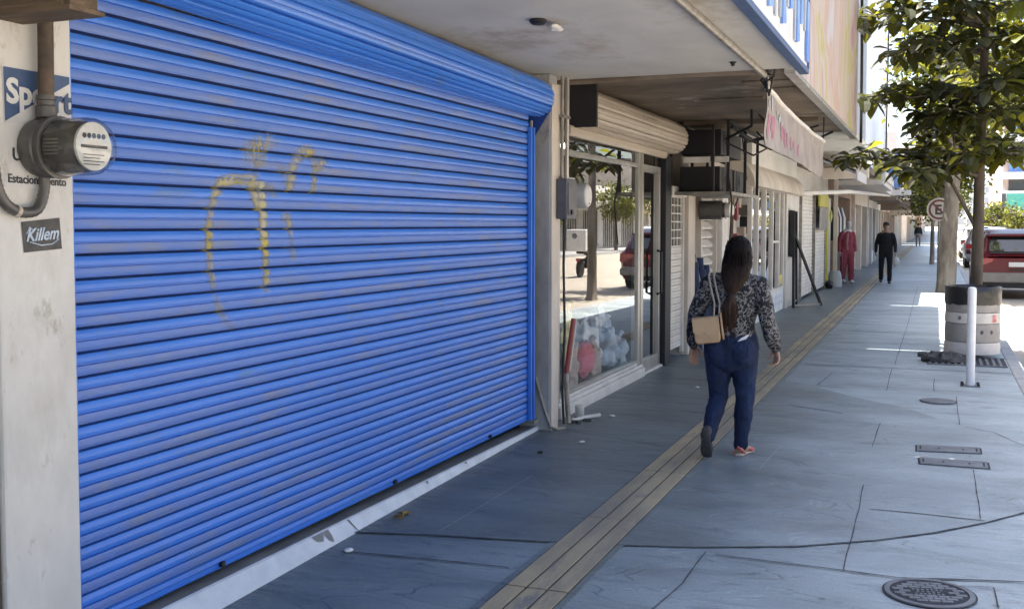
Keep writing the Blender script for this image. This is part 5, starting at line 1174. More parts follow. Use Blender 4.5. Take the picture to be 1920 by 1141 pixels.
b = MB(); P = [bm_ @ Vector((.088, .03 * math.cos(a), .02 + .09 * math.sin(a))) + Vector((.018, 0, 0)) for a in [i * math.pi * 2 / 20 for i in range(21)]]
b.tube(P, .0075, 8); local(b, 'side_loop', 'tan_bag', hg)

# ---------------------------------------------------------------- generic standing or walking figure, facing +y
def figure(name, label, cat, loc, rotz, H, skin, top, legs, shoes, stride=.12, lean=0.0, arm=(0.0, 0.0), hairm='hair', cap=False, mask=None, wide=1.0, vox=.012, baggy=1.0, bag=False):
    t = thing(name, label, cat, loc); s = H / 1.70; t.rotation_euler.z = rotz
    # meshes are made unrotated, the thing's own rotation turns them
    def v(x, y, z): return Vector((x * wide * s if abs(x) > .1 else x * s, y * s, z * s))
    hd = Vector((lean * .9 * s, .02 * s, 1.58 * s)); nb = v(lean * .6, -.005, 1.43)
    shL, shR = v(-.168, 0, 1.355), v(.168, 0, 1.355); elL, elR = v(-.235, -.05 + arm[0] * .1, 1.10), v(.235, -.05 + arm[1] * .1, 1.10); wrL, wrR = v(-.25, .03 + arm[0] * .2, .86), v(.25, .03 + arm[1] * .2, .86)
    hL, hR = v(-.095, 0, .90), v(.095, 0, .90); kL, kR = v(-.105, .05 + stride * .4, .50), v(.105, .03 - stride * .3, .50); aL, aR = v(-.11, stride, .10), v(.11, -stride, .10 + max(0, stride) * .25)
    b = MB(); head_pieces(b, hd, s * 1.0, nb)
    loft(b, [v(0, 0, 1.42), v(0, 0, 1.2), v(0, 0, 1.0), v(0, 0, .88)], [(.13 * s, .08 * s), (.13 * s, .09 * s), (.12 * s, .085 * s), (.13 * s, .09 * s)])
    for a, c, d in ((shL, elL, wrL), (shR, elR, wrR)): loft(b, [a, c, d], [.045 * s, .038 * s, .026 * s], 12)
    for a, c, d in ((hL, kL, aL), (hR, kR, aR)): loft(b, [a, c, d], [.075 * s, .052 * s, .036 * s], 12)
    hand(b, wrL, (0, .1, -1), (1, 0, 0), (.1, 1, 0), .5, s); hand(b, wrR, (0, .1, -1), (-1, 0, 0), (-.1, 1, 0), 1.1 if bag else .5, s)
    for a in (aL, aR): loft(b, [a + v(0, -.02, -.06), a + v(0, .06, -.06), a + v(0, .15, -.08)], [.03 * s, .034 * s, .02 * s], 10)
    body = fuse(b, 'body', skin, t, .007, 2)
    b = MB(); q = baggy
    loft(b, [v(lean * .4, 0, 1.45), v(0, 0, 1.41), v(0, 0, 1.30), v(0, 0, 1.12), v(0, 0, .98), v(0, 0, .88)], [(.065 * s, .06 * s), (.105 * s * wide, .085 * s), (.165 * s * wide, .118 * s), (.18 * s * wide, .125 * s), (.175 * s * wide, .12 * s), (.182 * s * wide, .125 * s)], 22)
    for a, c, d in ((shL, elL, wrL), (shR, elR, wrR)): loft(b, [a + Vector((-a.x * .3, 0, .01)), a, a.lerp(c, .5), c, c.lerp(d, .9)], [.06 * s, .064 * s, .060 * s * q, .053 * s * q, .042 * s * q], 14)
    fuse(b, 'jacket' if q > 1.1 else 'shirt', top, t, vox, 3, .006 * s, (11, 11, 7))
    b = MB(); loft(b, [v(0, 0, .98), v(0, -.01, .90), v(0, -.01, .82)], [(.16 * s * wide, .115 * s), (.175 * s * wide, .125 * s), (.165 * s * wide, .12 * s)], 20)
    for a, c, d in ((hL, kL, aL), (hR, kR, aR)): loft(b, [a, a.lerp(c, .5), c, c.lerp(d, .5), d + v(0, 0, -.02)], [.10 * s * q ** .5, .088 * s * q ** .5, .072 * s * q, .066 * s * q, .06 * s * q], 14)
    fuse(b, 'trousers', legs, t, vox, 3, .006 * s, (12, 12, 6))
    for a in (aL, aR):
        b = MB(); loft(b, [a + v(0, -.03, -.06), a + v(0, .05, -.058), a + v(0, .13, -.075), a + v(0, .18, -.08)], [(.038 * s, .042 * s), (.042 * s, .042 * s), (.046 * s, .028 * s), (.034 * s, .02 * s)], 12)
        fuse(b, 'shoe', shoes, t, .008, 2)
    if hairm and not cap:
        b = MB(); b.blob(hd + Vector((0, -.028, .03)) * s, (.081 * s, .092 * s, .098 * s), 16, 10); local(b, 'hair', hairm, t, smooth=70)
    if cap:
        b = MB(); b.blob(hd + Vector((0, -.012, .055)) * s, (.083 * s, .1 * s, .075 * s), 18, 10); loft(b, [hd + Vector((0, .06, .065)) * s, hd + Vector((0, .15, .05)) * s], [(.07 * s, .008 * s), (.055 * s, .006 * s)], 12); local(b, 'cap', 'cloth_black', t, smooth=60)
    if cat == 'person':
        for sx in (-1, 1):
            b = MB(); b.blob(hd + Vector((sx * .031, .084, .017)) * s, (.011 * s, .006 * s, .007 * s), 8, 6); local(b, 'eye', 'black', body)
    return t, wrR
mp_, _ = figure('person', 'man in black clothes and cap walking towards the camera', 'person', (-1.29, 31.5, 0), R(180), 1.70, 'skin_dark', 'cloth_black', 'cloth_black2', 'black', .10, cap=True, arm=(.6, -.1), wide=1.06, bag=True)
# thin white carrier bag in the man's hand on the right of the picture
cbag = thing('carrier_bag', 'small white carrier bag in the hand of the man in black', 'bag', (-1.00, 31.40, .5))
MB().blob((-1.00, 31.40, .60), (.09, .06, .13), 14, 10, .3, 6).build('bag', 'paper', cbag, smooth=70)
MB().tube([(-1.03, 31.42, .70), (-1.025, 31.42, .80), (-.98, 31.40, .70)], .008, 6).build('handle', 'paper', cbag)
mq, _ = figure('mannequin', 'shop mannequin in a dusty red tracksuit with white shoes by the dark doorway', 'mannequin', (-2.30, 31.2, 0.02), R(205), 1.72, 'plastic_white', 'pink', 'pink', 'white_face', .06, hairm=None, arm=(0, 0), baggy=1.25, wide=.9, lean=-.03)
b = MB()
for sx in (-1, 1): loft(b, [(sx * .155, .07, .86), (sx * .165, .085, .5), (sx * .175, .075, .16)], [(.012, .03), (.012, .03), (.012, .034)], 8)
loft(b, [(.03, .125, 1.36), (.05, .135, 1.1), (.04, .128, .92)], [(.03, .012), (.03, .012), (.03, .012)], 8)
local(b, 'pale_panel', 'pink_stripe', mq, smooth=60)
MB().lathe([(.2, 0), (.2, .012), (.03, .018)], (-2.30, 31.2, 0.0), 'z', 20).build('base_disc', 'steel', mq)
figure('person', 'distant pedestrian in dark clothes at the far end of the pavement', 'person', (-1.2, 84.0, 0), R(0), 1.7, 'skin_dark', 'cloth_black', 'box_grey', 'black', .16, vox=.016)
# ============================================================ PAVEMENT THINGS
mh = thing('manhole_cover', 'round cast iron manhole cover with brick pattern in the pavement', 'manhole', (.003, 5.04, 0))
cx, cy = .003, 5.045
MB().lathe([(.168, .0066), (.168, .011), (.19, .011), (.192, .0066)], (cx, cy, 0), 'z', 48, cap=False).build('ring', 'iron', mh, smooth=0)
MB().lathe([(0, .0068), (.200, .0068)], (cx, cy, 0), 'z', 48, cap=False).build('gap', 'iron_dark', mh, smooth=0)
MB().lathe([(0, .0082), (.160, .0082), (.160, .0068)], (cx, cy, 0), 'z', 48, cap=False).build('plate', 'iron_dark', mh, smooth=0)
m = MB(); a_ = R(12)
for r_ in range(-5, 6):
    for c_ in range(-4, 5):
        x = c_ * .052 + (.026 if r_ % 2 else 0); y = r_ * .029
        if math.hypot(abs(x) + .02, abs(y) + .01) < .158 and not (abs(r_) <= 1 and abs(x) < .09):
            m.box(x - .0235, x + .0235, y - .0118, y + .0118, .0082, .0125, 0, Matrix.Translation((cx, cy, 0)) @ Matrix.Rotation(a_, 4, 'Z'))
for i, (w, y) in enumerate(((.14, .028), (.11, 0), (.13, -.028))):
    n_ = 7 if i != 1 else 5
    for k in range(n_): m.box(-w / 2 + k * w / n_, -w / 2 + (k + .6) * w / n_, y - .007, y + .007, .0082, .012, 0, Matrix.Translation((cx, cy, 0)) @ Matrix.Rotation(a_, 4, 'Z'))
m.build('raised_pattern', 'iron', mh, smooth=0)
for i, pts in enumerate(([(-.113, 8.438), (.341, 8.496), (.34, 8.27), (-.109, 8.20)], [(-.091, 7.996), (.372, 7.997), (.372, 7.773), (-.081, 7.766)])):
    c = Vector((sum(p[0] for p in pts) / 4, sum(p[1] for p in pts) / 4))
    t = thing('service_cover', ['farther rectangular grey service lid in the pavement', 'nearer rectangular grey service lid in the pavement'][i], 'cover', (c.x, c.y, 0), 'rectangular service lids in the pavement')
    f = lambda s: [(c.x + (p[0] - c.x) * s, c.y + (p[1] - c.y) * s) for p in pts]
    MB().add([(*p, .0064) for p in f(1.0)], [(0, 1, 2, 3)]).build('gap', 'iron_dark', t, smooth=0)
    MB().prism(f(.94), .0066, .0125, 'z').build('lid', 'iron', t, smooth=0)
    m = MB()
    for k in (.08, .92, .36, .72):
        a = Vector(pts[0]).lerp(Vector(pts[1]), k); d = Vector(pts[3]).lerp(Vector(pts[2]), k); e = .25 if k in (.08, .92) else .42
        a2, d2 = a.lerp(d, e), a.lerp(d, 1 - e); m.box(a2.x - .006, a2.x + .006, d2.y, a2.y, .0126, .0142)
    m.build_each('slot', 'iron_dark', t, smooth=0)
ov = thing('service_cover', 'oval grey service lid in the pavement farther than both rectangular lids', 'cover', (.05, 10.6, 0))
MB().lathe([(0, .0135), (.15, .0135), (.155, .0064)], (.05, 10.62, 0), 'z', 28, cap=False).build('lid', 'iron', ov, smooth=0)
MB().lathe([(.155, .0066), (.165, .0066)], (.05, 10.62, 0), 'z', 28, cap=False).build('gap', 'iron_dark', ov, smooth=0)
# barrel bin
bb = thing('barrel_bin', 'grey and white striped barrel bin with a black liner', 'bin', (.445, 14.45, 0))
bx0, by0 = .445, 14.45
for name, z0, z1, mm, r0, r1 in (('white_band', .05, .20, 'barrel_white', .322, .320), ('grey_body', .20, .43, 'barrel', .318, .315), ('white_band', .43, .565, 'barrel_white', .318, .316), ('grey_body', .565, .735, 'barrel', .314, .313)):
    MB().lathe([(r0 - .02, z0 + .001), (r0, z0 + .004), (r0 + .003, (z0 + z1) / 2), (r1, z1 - .004), (r1 - .02, z1 - .001)], (bx0, by0, 0), 'z', 40, cap=False).build(name, mm, bb, smooth=30)
rws = []
for j, (z, r_) in enumerate(((.66, .322), (.72, .328), (.80, .326), (.87, .330), (.882, .318), (.80, .29), (.60, .27))):
    rws.append([(bx0 + (r_ + .010 * nz(k * .9, j, 2) * (j < 5)) * math.cos(2 * math.pi * k / 48), by0 + (r_ + .010 * nz(k * .9, j, 2) * (j < 5)) * math.sin(2 * math.pi * k / 48), z + (.022 * nz(k * .55, j * .3, 7) if j in (0, 1) else .006 * nz(k, j))) for k in range(48)])
m = MB(); m.grid(rws, closed=True); m.add([(bx0 + .27 * math.cos(2 * math.pi * k / 24), by0 + .27 * math.sin(2 * math.pi * k / 24), .62) for k in range(24)], [tuple(range(24))])
m.build('bin_liner', 'bag_black', bb, smooth=50)
m = MB()
for k in range(5): a = R(-60 + k * 4); 
m.grid([[(bx0 + .3225 * math.cos(R(a)), by0 + .3225 * math.sin(R(a)), z) for a in (-47, -43, -39, -35)] for z in (.45, .54)]); m.build('red_sticker', 'red_print', bb, smooth=0)
m = MB()
for a in (-118, -72, -50): m.blob((bx0 + .318 * math.cos(R(a)), by0 + .318 * math.sin(R(a)), .33 if a != -118 else .50), (.025, .012, .025), 8, 6)
m.build_each('dent_mark', 'box_grey', bb)
tg = thing('tree_grate', 'dark square tree pit grate under the barrel bin', 'grate', (.4, 14.0, 0))
m = MB()
for i in range(12): m.box(-.05 + i * .07, -.05 + i * .07 + .03, 13.45, 14.2, .004, .014)
m.box(-.07, .82 - .02, 13.42, 13.449, .004, .016).box(-.07, .80, 14.201, 14.23, .004, .016)
m.build('bars', 'iron', tg, smooth=0)
MB().add([(-.07, 13.42, .0068 - .004), (.80, 13.42, .0028), (.80, 14.23, .0028), (-.07, 14.23, .0028)], [(0, 1, 2, 3)]).build('pit', 'iron_dark', tg, smooth=0)
rk = thing('rubble_lump', 'low dark lump of rubble and soil beside the barrel bin', 'rubble', (.1, 13.75, 0))
m = MB(); m.blob((.12, 13.75, .02), (.24, .20, .10), 22, 12, .45, 8, freq=4)
for i in range(14): m.blob((-.15 + .55 * rnd.random(), 13.5 + .4 * rnd.random(), .03 + .05 * rnd.random()), (.05 + .03 * rnd.random(), .05, .035), 9, 6, .5, i + 30)
m.build('rubble', 'rock', rk, smooth=40)
bo = thing('bollard', 'slim white round bollard bolted to the pavement before the barrel bin', 'bollard', (.355, 11.78, 0))
MB().lathe([(.042, .012), (.042, .97), (.038, 1.0), (.02, 1.012)], (.355, 11.78, 0), 'z', 20).build('post', 'post_white', bo, smooth=40)
MB().box(.26, .45, 11.69, 11.87, .0, .012).build('base_plate', 'iron', bo, smooth=0, bevel=.003)
m = MB()
for dx, dy in ((-.075, -.065), (.075, -.065), (-.075, .065), (.075, .065)): m.lathe([(.015, .012), (.015, .03), (.008, .035)], (.355 + dx, 11.78 + dy, 0), 'z', 8)
m.build_each('bolt', 'black', bo)
# litter
lt = thing('dry_leaf_clump', 'crumpled dry brown leaf lying against the white step edge', 'leaf', (-2.77, 5.25, 0))
m = MB()
for i in range(5):
    c = Vector((-2.77 + .03 * rnd.random(), 5.22 + .08 * rnd.random(), .018)); a = rnd.random() * 6; u = Vector((math.cos(a), math.sin(a), .15)); w = Vector((-u.y, u.x, .3))
    m.add([c - u * .04, c + w * .022 + Vector((0, 0, .012)), c + u * .045, c - w * .022 + Vector((0, 0, .016))], [(0, 1, 2), (0, 2, 3)])
m.build('leaf', 'dry_leaf', lt, smooth=0)
for i, (x, y, c, lab) in enumerate(((-2.2, 10.6, 'paper', 'small white paper scrap on the pavement below the glass door'), (-2.55, 8.75, 'white_metal', 'pale crumb of plaster near the pipe stub'), (-2.62, 7.15, 'rock', 'tiny dark stone on the dark pavement beside the step'), (-2.72, 4.62, 'paper', 'tiny white scrap by the near end of the curved joint'), (-2.45, 7.6, 'paper', 'tiny pale scrap on the dark pavement'))):
    tag(MB().blob((x, y, .012), (.022, .03, .009), 8, 5, .6, i + 50).build('litter_scrap', c), lab, 'litter', 'litter scraps on the pavement')

# ============================================================ TREES
def leaf_blade(mb, o, d, up, L, Wd, droop, mi=0):
    """one broad obovate leaf: folded along the midrib and drooping at the tip"""
    d = d.normalized(); s = d.cross(up); s = s.normalized() if s.length > 1e-3 else d.orthogonal().normalized(); n = s.cross(d)
    P = []
    for f, w in ((0, .03), (.3, .26), (.62, .46), (.86, .36), (1.0, .04)):
        c = o + d * (L * f * (1 - .12 * droop * f)) - Vector((0, 0, 1)) * droop * L * f * f * .55
        h = w * Wd; P.append((c - s * h + n * h * .28, c, c + s * h + n * h * .28))
    b0 = len(mb.v)
    for r_ in P: mb.v += [tuple(q) for q in r_]
    for i in range(4):
        for k in (0, 1):
            mb.f.append((b0 + i * 3 + k, b0 + i * 3 + k + 1, b0 + i * 3 + k + 4, b0 + i * 3 + k + 3)); mb.m.append(mi)
rt = random.Random(11)
at_ = thing('almond_tree', 'near broad leaved tree with drooping tiers of dark leaves behind the barrel bin', 'tree', (.52, 16.0, 0))
m = MB()
tp = lambda z: Vector((.52 + .012 * z + .02 * nz(z * .6, 3), 16.0 + .03 * nz(z * .5, 8), z))
m.tube([tp(z * .35) for z in range(0, 20)], [.088 - .0028 * z for z in range(0, 20)], 12)
m.tube([tp(0), tp(.10)], [.12, .085], 12, cap=False)
tr_ = m.build('trunk', 'bark', at_, smooth=60)
lm = MB(); bmh = MB()
def rosette(o, dirn, n, size):
    for i in range(n):
        a = 2 * math.pi * i / n + rt.random() * .6
        u = Vector((math.cos(a), math.sin(a), 0)); d = (u * .85 + dirn * .5 + Vector((0, 0, rt.uniform(-.30, .40)))).normalized()
        L = size * rt.uniform(.5, 1.15)
        leaf_blade(lm, o + d * .02, d, Vector((0, 0, 1)) + Vector((rt.uniform(-.4, .4), rt.uniform(-.4, .4), 0)), L, L * rt.uniform(.46, .60), rt.uniform(.3, 1.3), 1 if rt.random() < (.07 if o.x < .75 else .35) else 0)  # more bright leaves on the road side: sunlight painted into leaf colour
def limb(z, az, L, rise, droop=.3, ros=4, size=.33, r0=.028):
    o = tp(z); u = Vector((math.cos(R(az)), math.sin(R(az)), 0)); P = []
    for i in range(7):
        f = i / 6; P.append(o + u * L * f + Vector((0, 0, L * (rise * f - droop * f * f))) + Vector((nz(z * 3, i * .8), nz(az, i * .7), nz(i * .6, z)) ) * .05 * f)
    bmh.tube(P, [r0 * (1 - .75 * i / 6) for i in range(7)], 6)
    for i in range(2, 7):
        p = P[i]
        for k in range(1 + (rt.random() < .62)):
            sd = Vector((-u.y, u.x, 0)) * rt.choice((-1, 1)); q = p + sd * rt.uniform(.05, .34) + u * rt.uniform(-.05, .15) + Vector((0, 0, rt.uniform(-.06, .16)))
            bmh.tube([p, p.lerp(q, .5) + Vector((0, 0, .02)), q], [.010, .008, .005], 5)
            rosette(q, (q - p).normalized() * .6 + Vector((0, 0, .15)), ros + rt.randrange(3), size)
        if i > 2: rosette(p + Vector((0, 0, .02)), u * .5, ros, size)
# lowest tier long to the left, further tiers above as in the photo
for z, az, L, ri, dr in ((2.35, 196, 1.75, .25, .14), (2.30, 230, 1.35, .25, .25), (2.45, 172, 1.5, .30, .22), (2.50, 258, 1.0, .3, .3), (2.45, 300, .8, .35, .3), (2.55, 20, 1.0, .4, .3), (2.5, 120, 1.1, .3, .3),
                         (3.0, 215, .85, .3, .3), (3.05, 265, .8, .25, .3), (3.1, 330, 1.0, .3, .3), (3.1, 60, 1.1, .3, .3), (2.9, 145, .9, .2, .3),
                         (3.35, 190, 1.55, .25, .22), (3.30, 222, 1.25, .25, .25), (3.4, 165, 1.3, .3, .25), (3.4, 280, .9, .3, .3), (3.5, 20, 1.15, .3, .3), (3.5, 320, 1.0, .3, .3),
                         (3.95, 195, 1.2, .3, .25), (4.0, 240, 1.0, .3, .3), (4.0, 150, 1.1, .3, .3), (4.05, 30, 1.0, .3, .3), (4.0, 310, 1.0, .35, .3), (3.8, 90, 1.2, .3, .3),
                         (4.30, 200, 1.75, .28, .18), (4.35, 175, 1.7, .25, .2), (4.35, 225, 1.4, .25, .2), (4.45, 255, 1.1, .3, .3), (4.5, 320, 1.2, .3, .3), (4.5, 25, 1.3, .3, .3), (4.6, 100, 1.3, .3, .3),
                         (5.0, 190, 1.5, .3, .2), (5.0, 240, 1.3, .3, .2), (5.05, 300, 1.2, .3, .3), (5.1, 10, 1.2, .3, .3), (5.1, 130, 1.2, .3, .3), (5.6, 200, 1.1, .4, .2), (5.6, 320, 1.1, .4, .2), (5.7, 80, 1.1, .4, .2), (6.1, 160, .8, .5, .2), (6.2, 280, .8, .5, .2)):
    limb(z, az, L, ri, dr)
bmh.tube([tp(1.55), Vector((.33, 15.95, 1.95)), Vector((.12, 15.9, 2.35)), Vector((-.1, 15.9, 2.7))], [.03, .026, .02, .012], 7)
bmh.tube([tp(1.6), Vector((.70, 15.9, 1.75))], [.012, .006], 5)
bmh.build('limbs', 'bark', at_, smooth=60)
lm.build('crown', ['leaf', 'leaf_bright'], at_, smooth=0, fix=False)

def small_tree(name, lab, x, y, h, r, n, trunk_r, tm='bark_pale', lmts=('leaf_bright', 'leaf'), ls=.16, z0=None, sq=.8, group=None, seed=1, lean=0.0):
    q = random.Random(seed); t = thing(name, lab, 'tree', (x, y, 0), group)
    zc = (z0 if z0 else h * .55); m = MB()
    P = [Vector((x + lean * z / h + .06 * nz(z, seed), y + .06 * nz(z, seed + 9), z)) for z in [h * .8 * i / 8 for i in range(9)]]
    m.tube([Vector((x, y, -.15))] + P, [trunk_r * 1.35] + [trunk_r * (1 - .6 * i / 8) for i in range(9)], 12); m.build('trunk', tm, t, smooth=60)
    lb = MB(); lf = MB(); cc = []
    cz = (zc + h) / 2; ry = (h - zc) / 2
    for i in range(15):
        a = q.random() * 6.28; u = q.uniform(-.8, .9); rr_ = r * math.sqrt(max(.05, 1 - u * u)) * q.uniform(.35, .9)
        c = Vector((x + lean + rr_ * math.cos(a), y + rr_ * math.sin(a), cz + u * ry * .9)); cc.append(c)
        s_ = P[4 + q.randrange(4)]; lb.tube([s_, s_.lerp(c, .5) + Vector((0, 0, .12)), c], [trunk_r * .35, trunk_r * .2, .01], 6)
    lb.build('limbs', tm, t, smooth=60)
    for i in range(n):
        c = q.choice(cc); g = Vector((q.gauss(0, 1), q.gauss(0, 1), q.gauss(0, sq))) * r * .23; p = c + g
        d = Vector((q.gauss(0, 1), q.gauss(0, 1), q.gauss(-.2, .7))).normalized(); s = d.orthogonal().normalized(); s = (s + d.cross(s) * q.uniform(-1, 1)).normalized(); L = ls * q.uniform(.6, 1.3)
        b0 = len(lf.v); lf.v += [tuple(p), tuple(p + d * L * .5 + s * L * .28), tuple(p + d * L), tuple(p + d * L * .5 - s * L * .28)]; lf.f.append((b0, b0 + 1, b0 + 2, b0 + 3)); lf.m.append(0 if q.random() < .65 else 1)
    lf.build('crown', list(lmts), t, smooth=0, fix=False)
    return t
small_tree('street_tree', 'thick pale trunked street tree just behind the parking sign line', .24, 27.8, 6.4, 1.7, 6500, .235, z0=3.4, ls=.17, seed=3, lean=.3)
for i, (x, y, h, r, tr2, lab) in enumerate(((.28, 38, 5.0, 1.3, .10, 'slim street tree second behind the thick trunk'), (.22, 47, 4.4, 1.5, .10, 'bright low street tree far along the kerb'), (.30, 57, 4.8, 1.4, .10, 'slim street tree fourth along the kerb'), (.3, 70, 5.0, 1.5, .11, 'small distant street tree near the cross street'))):
    small_tree('street_tree', lab, x - (.35 if i == 1 else 0), y, h, r, 3200, tr2, z0=1.9 + .5 * (i == 0), ls=.17, seed=20 + i, group='street trees along the kerb')
small_tree('street_tree', 'bright leafy tree leaning over the road beyond the almond tree', 2.1, 24.0, 7.6, 1.8, 7500, .12, z0=3.7, ls=.17, seed=40)
# sign with the letter E
ns = thing('no_parking_sign', 'round parking sign with a black E in a faded red ring beside the thick trunk', 'sign', (.10, 29.5, 0))
MB().tube([(.07, 29.5, 0), (.07, 29.5, 2.3)], .03, 8).build('post', 'steel', ns)
MB().lathe([(0, 0), (.30, 0), (.30, -.01), (0, -.01)], (.07, 29.455, 2.02), 'y', 36, cap=False).build('plate', 'cream_plaster', ns, smooth=30)
MB().lathe([(.205, -.004), (.255, -.004), (.255, -.008), (.205, -.008)], (.07, 29.445, 2.02), 'y', 32, cap=False).build('dull_red_ring', 'sign_ring', ns, smooth=0)
text_part('E', .34, (-.04, 29.438, 1.90), (1, 0, 0), (0, 0, 1), 'black_text', ns, bold=.012)
MB().bar((-.09, 29.437, 2.18), (.23, 29.437, 1.86), .045, .003, up=(0, 1, 0)).build('slash', 'sign_ring', ns, smooth=0)

# ============================================================ VEHICLES
def make_suv(name, lab, loc, paint, rotz=0, group=None):
    t = thing(name, lab, 'car', loc, group); x0, y0, z0 = loc
    # sections from the rear (y=0) forward: y, z bottom, z belt, z roof, half widths bottom / belt / roof
    sec = [(0.0, .42, .98, 1.02, .80, .84, .70), (.10, .30, 1.02, 1.18, .88, .90, .66), (.45, .28, 1.03, 1.56, .91, .92, .64), (.8, .28, 1.02, 1.63, .92, .93, .65), (1.8, .27, .99, 1.66, .92, .93, .66), (2.7, .27, .97, 1.60, .92, .93, .64), (3.35, .28, .96, 1.05, .92, .92, .72), (4.1, .32, .90, .94, .90, .88, .70), (4.45, .42, .74, .76, .80, .78, .6)]
    def ring(s_, part):
        y, zb, zw, zr, wb, wl, wr = s_
        if part == 'low':
            h = [(wb * .93, zb), (wb, zb + .12), (wb + .01, (zb + zw) / 2), (wl, zw - .04), (wl - .03, zw)]
            return [(x0 - a, y0 + y, z0 + z) for a, z in h] + [(x0 + a, y0 + y, z0 + z) for a, z in reversed(h)]
        h = [(wl - .031, zw + .001), ((wl + wr) / 2 - .01, (zw + zr) / 2 + .02), (wr + .02, zr - .05), (wr - .08, zr), (wr * .5, zr + .015)]
        return [(x0 - a, y0 + y, z0 + z) for a, z in h] + [(x0 + a, y0 + y, z0 + z) for a, z in reversed(h)]
    m = MB(); L = [ring(s_, 'low') for s_ in sec]; m.grid(L); m.add(L[0], [tuple(range(10))]); m.add(L[-1], [tuple(range(10))]); m.grid([[r_[0] for r_ in L], [r_[-1] for r_ in L]])
    body = m.build('body', paint, t, smooth=32)
    m = MB(); U = [ring(s_, 'up') for s_ in sec]; n = 10
    mis = []
    b0 = 0; vs = [p for r_ in U for p in r_]; fs = []; ms = []
    for i in range(len(U) - 1):
        for k in range(n - 1):
            fs.append((i * n + k, i * n + k + 1, (i + 1) * n + k + 1, (i + 1) * n + k))
            side = k in (0, 1, 7, 8); top = k in (2, 3, 4, 5, 6)
            glass = (side and 2 <= i <= 4) or (top and i in (1, 5) and k in (3, 4, 5)) or (side and i == 5)
            ms.append(1 if glass else 0)
    m.v = vs; m.f = fs; m.m = ms; m.build('cabin', [paint, 'car_glass'], t, smooth=32)
    MB().box(x0 - .60, x0 + .60, y0 - .012, y0 + .12, z0 + 1.09, z0 + 1.14, 0).build('wiper_panel', 'black', t, smooth=0, bevel=.01)
    m = MB(); m.grid([[(x0 - w, y0 + yy, z0 + z) for w in (.60, .3, 0, -.3, -.60)] for yy, z in ((-.004, 1.145), (.10, 1.26), (.24, 1.42))]); m.build('rear_window', 'car_glass', t, smooth=60)
    MB().box(x0 - .66, x0 + .66, y0 + .28, y0 + .50, z0 + 1.50, z0 + 1.555).build('spoiler', paint, t, bevel=.02, smooth=0)
    MB().prism([(x0 - .88, z0 + .40), (x0 + .88, z0 + .40), (x0 + .90, z0 + .58), (x0 + .80, z0 + .64), (x0 - .80, z0 + .64), (x0 - .90, z0 + .58)], y0 - .06, y0 + .11, 'y').build('bumper', 'bumper', t, bevel=.03, smooth=0)
    MB().box(x0 - .70, x0 + .70, y0 + .0, y0 + .2, z0 + .27, z0 + .395).build('valance', 'black', t, smooth=0)
    for s_ in (-1, 1):
        MB().prism([(x0 + s_ * .86, z0 + .74), (x0 + s_ * .905, z0 + .80), (x0 + s_ * .89, z0 + 1.0), (x0 + s_ * .50, z0 + .98), (x0 + s_ * .52, z0 + .90)], y0 - .018, y0 + .18, 'y').build('tail_light', 'lamp_red', t, bevel=.008, smooth=0)
        MB().prism([(x0 + s_ * .921, z0 + 1.0), (x0 + s_ * 1.04, z0 + 1.0), (x0 + s_ * 1.04, z0 + 1.13), (x0 + s_ * .94, z0 + 1.13)], y0 + 2.75, y0 + 2.87, 'y').build('mirror', paint, t, bevel=.02, smooth=0)
        for yy in (.85, 3.55):
            w = MB().lathe([(.20, -.09), (.31, -.10), (.335, -.06), (.335, .06), (.31, .10), (.20, .09)], (x0 + s_ * .83, y0 + yy, z0 + .335), 'x', 24).build('wheel', 'tyre', t, smooth=40)
            MB().lathe([(.0, -.105), (.19, -.102), (.20, -.085), (.20, .085), (.19, .102), (0, .105)], (x0 + s_ * .83, y0 + yy, z0 + .335), 'x', 20, cap=False).build('rim', 'alu', w, smooth=40)
    MB().box(x0 - .17, x0 + .17, y0 - .022, y0 - .006, z0 + .78, z0 + .89).build('number_plate', 'white_face', t, smooth=0, bevel=.004)
    MB().box(x0 - .15, x0 + .15, y0 - .024, y0 - .004, z0 + .695, z0 + .725).build('handle', 'black', t, smooth=0)
    for s_ in (-1, 1): MB().tube([(x0 + s_ * .62, y0 + .7, z0 + 1.70), (x0 + s_ * .63, y0 + 2.4, z0 + 1.71)], .02, 6).build('roof_rail', 'black', t)
    t.rotation_euler.z = rotz
    return t
suv = make_suv('parked_car', 'red hatchback car with white number plate parked beyond the barrel bin', (1.80, 28.0, -.15), 'car_red')
def recolour(o, m_):
    for ch in o.children:
        if any(s.material in (M['car_red'],) for s in ch.material_slots):
            ch.data = ch.data.copy()
            for i, mm in enumerate(ch.data.materials):
                if mm == M['car_red']: ch.data.materials[i] = M[m_]
for x, y, rz, m_, lab in ((2.05, 47.0, 0, 'car_silver', 'silver car parked further down the kerb behind the red one'), (5.2, 42.0, 0, 'car_white', 'white car driving beyond the red parked car'), (2.1, 60, 0, 'car_white', 'white car parked far down the kerb'), (10.6, 66, math.pi, 'car_silver', 'silver car on the far side of the road seen in the shop window')):
    c = copy_tree(suv); c.location = (x, y, -.15); c.rotation_euler.z = rz; c['label'] = lab; recolour(c, m_)
    if x < 9: c['group'] = 'cars on the road behind the red one'
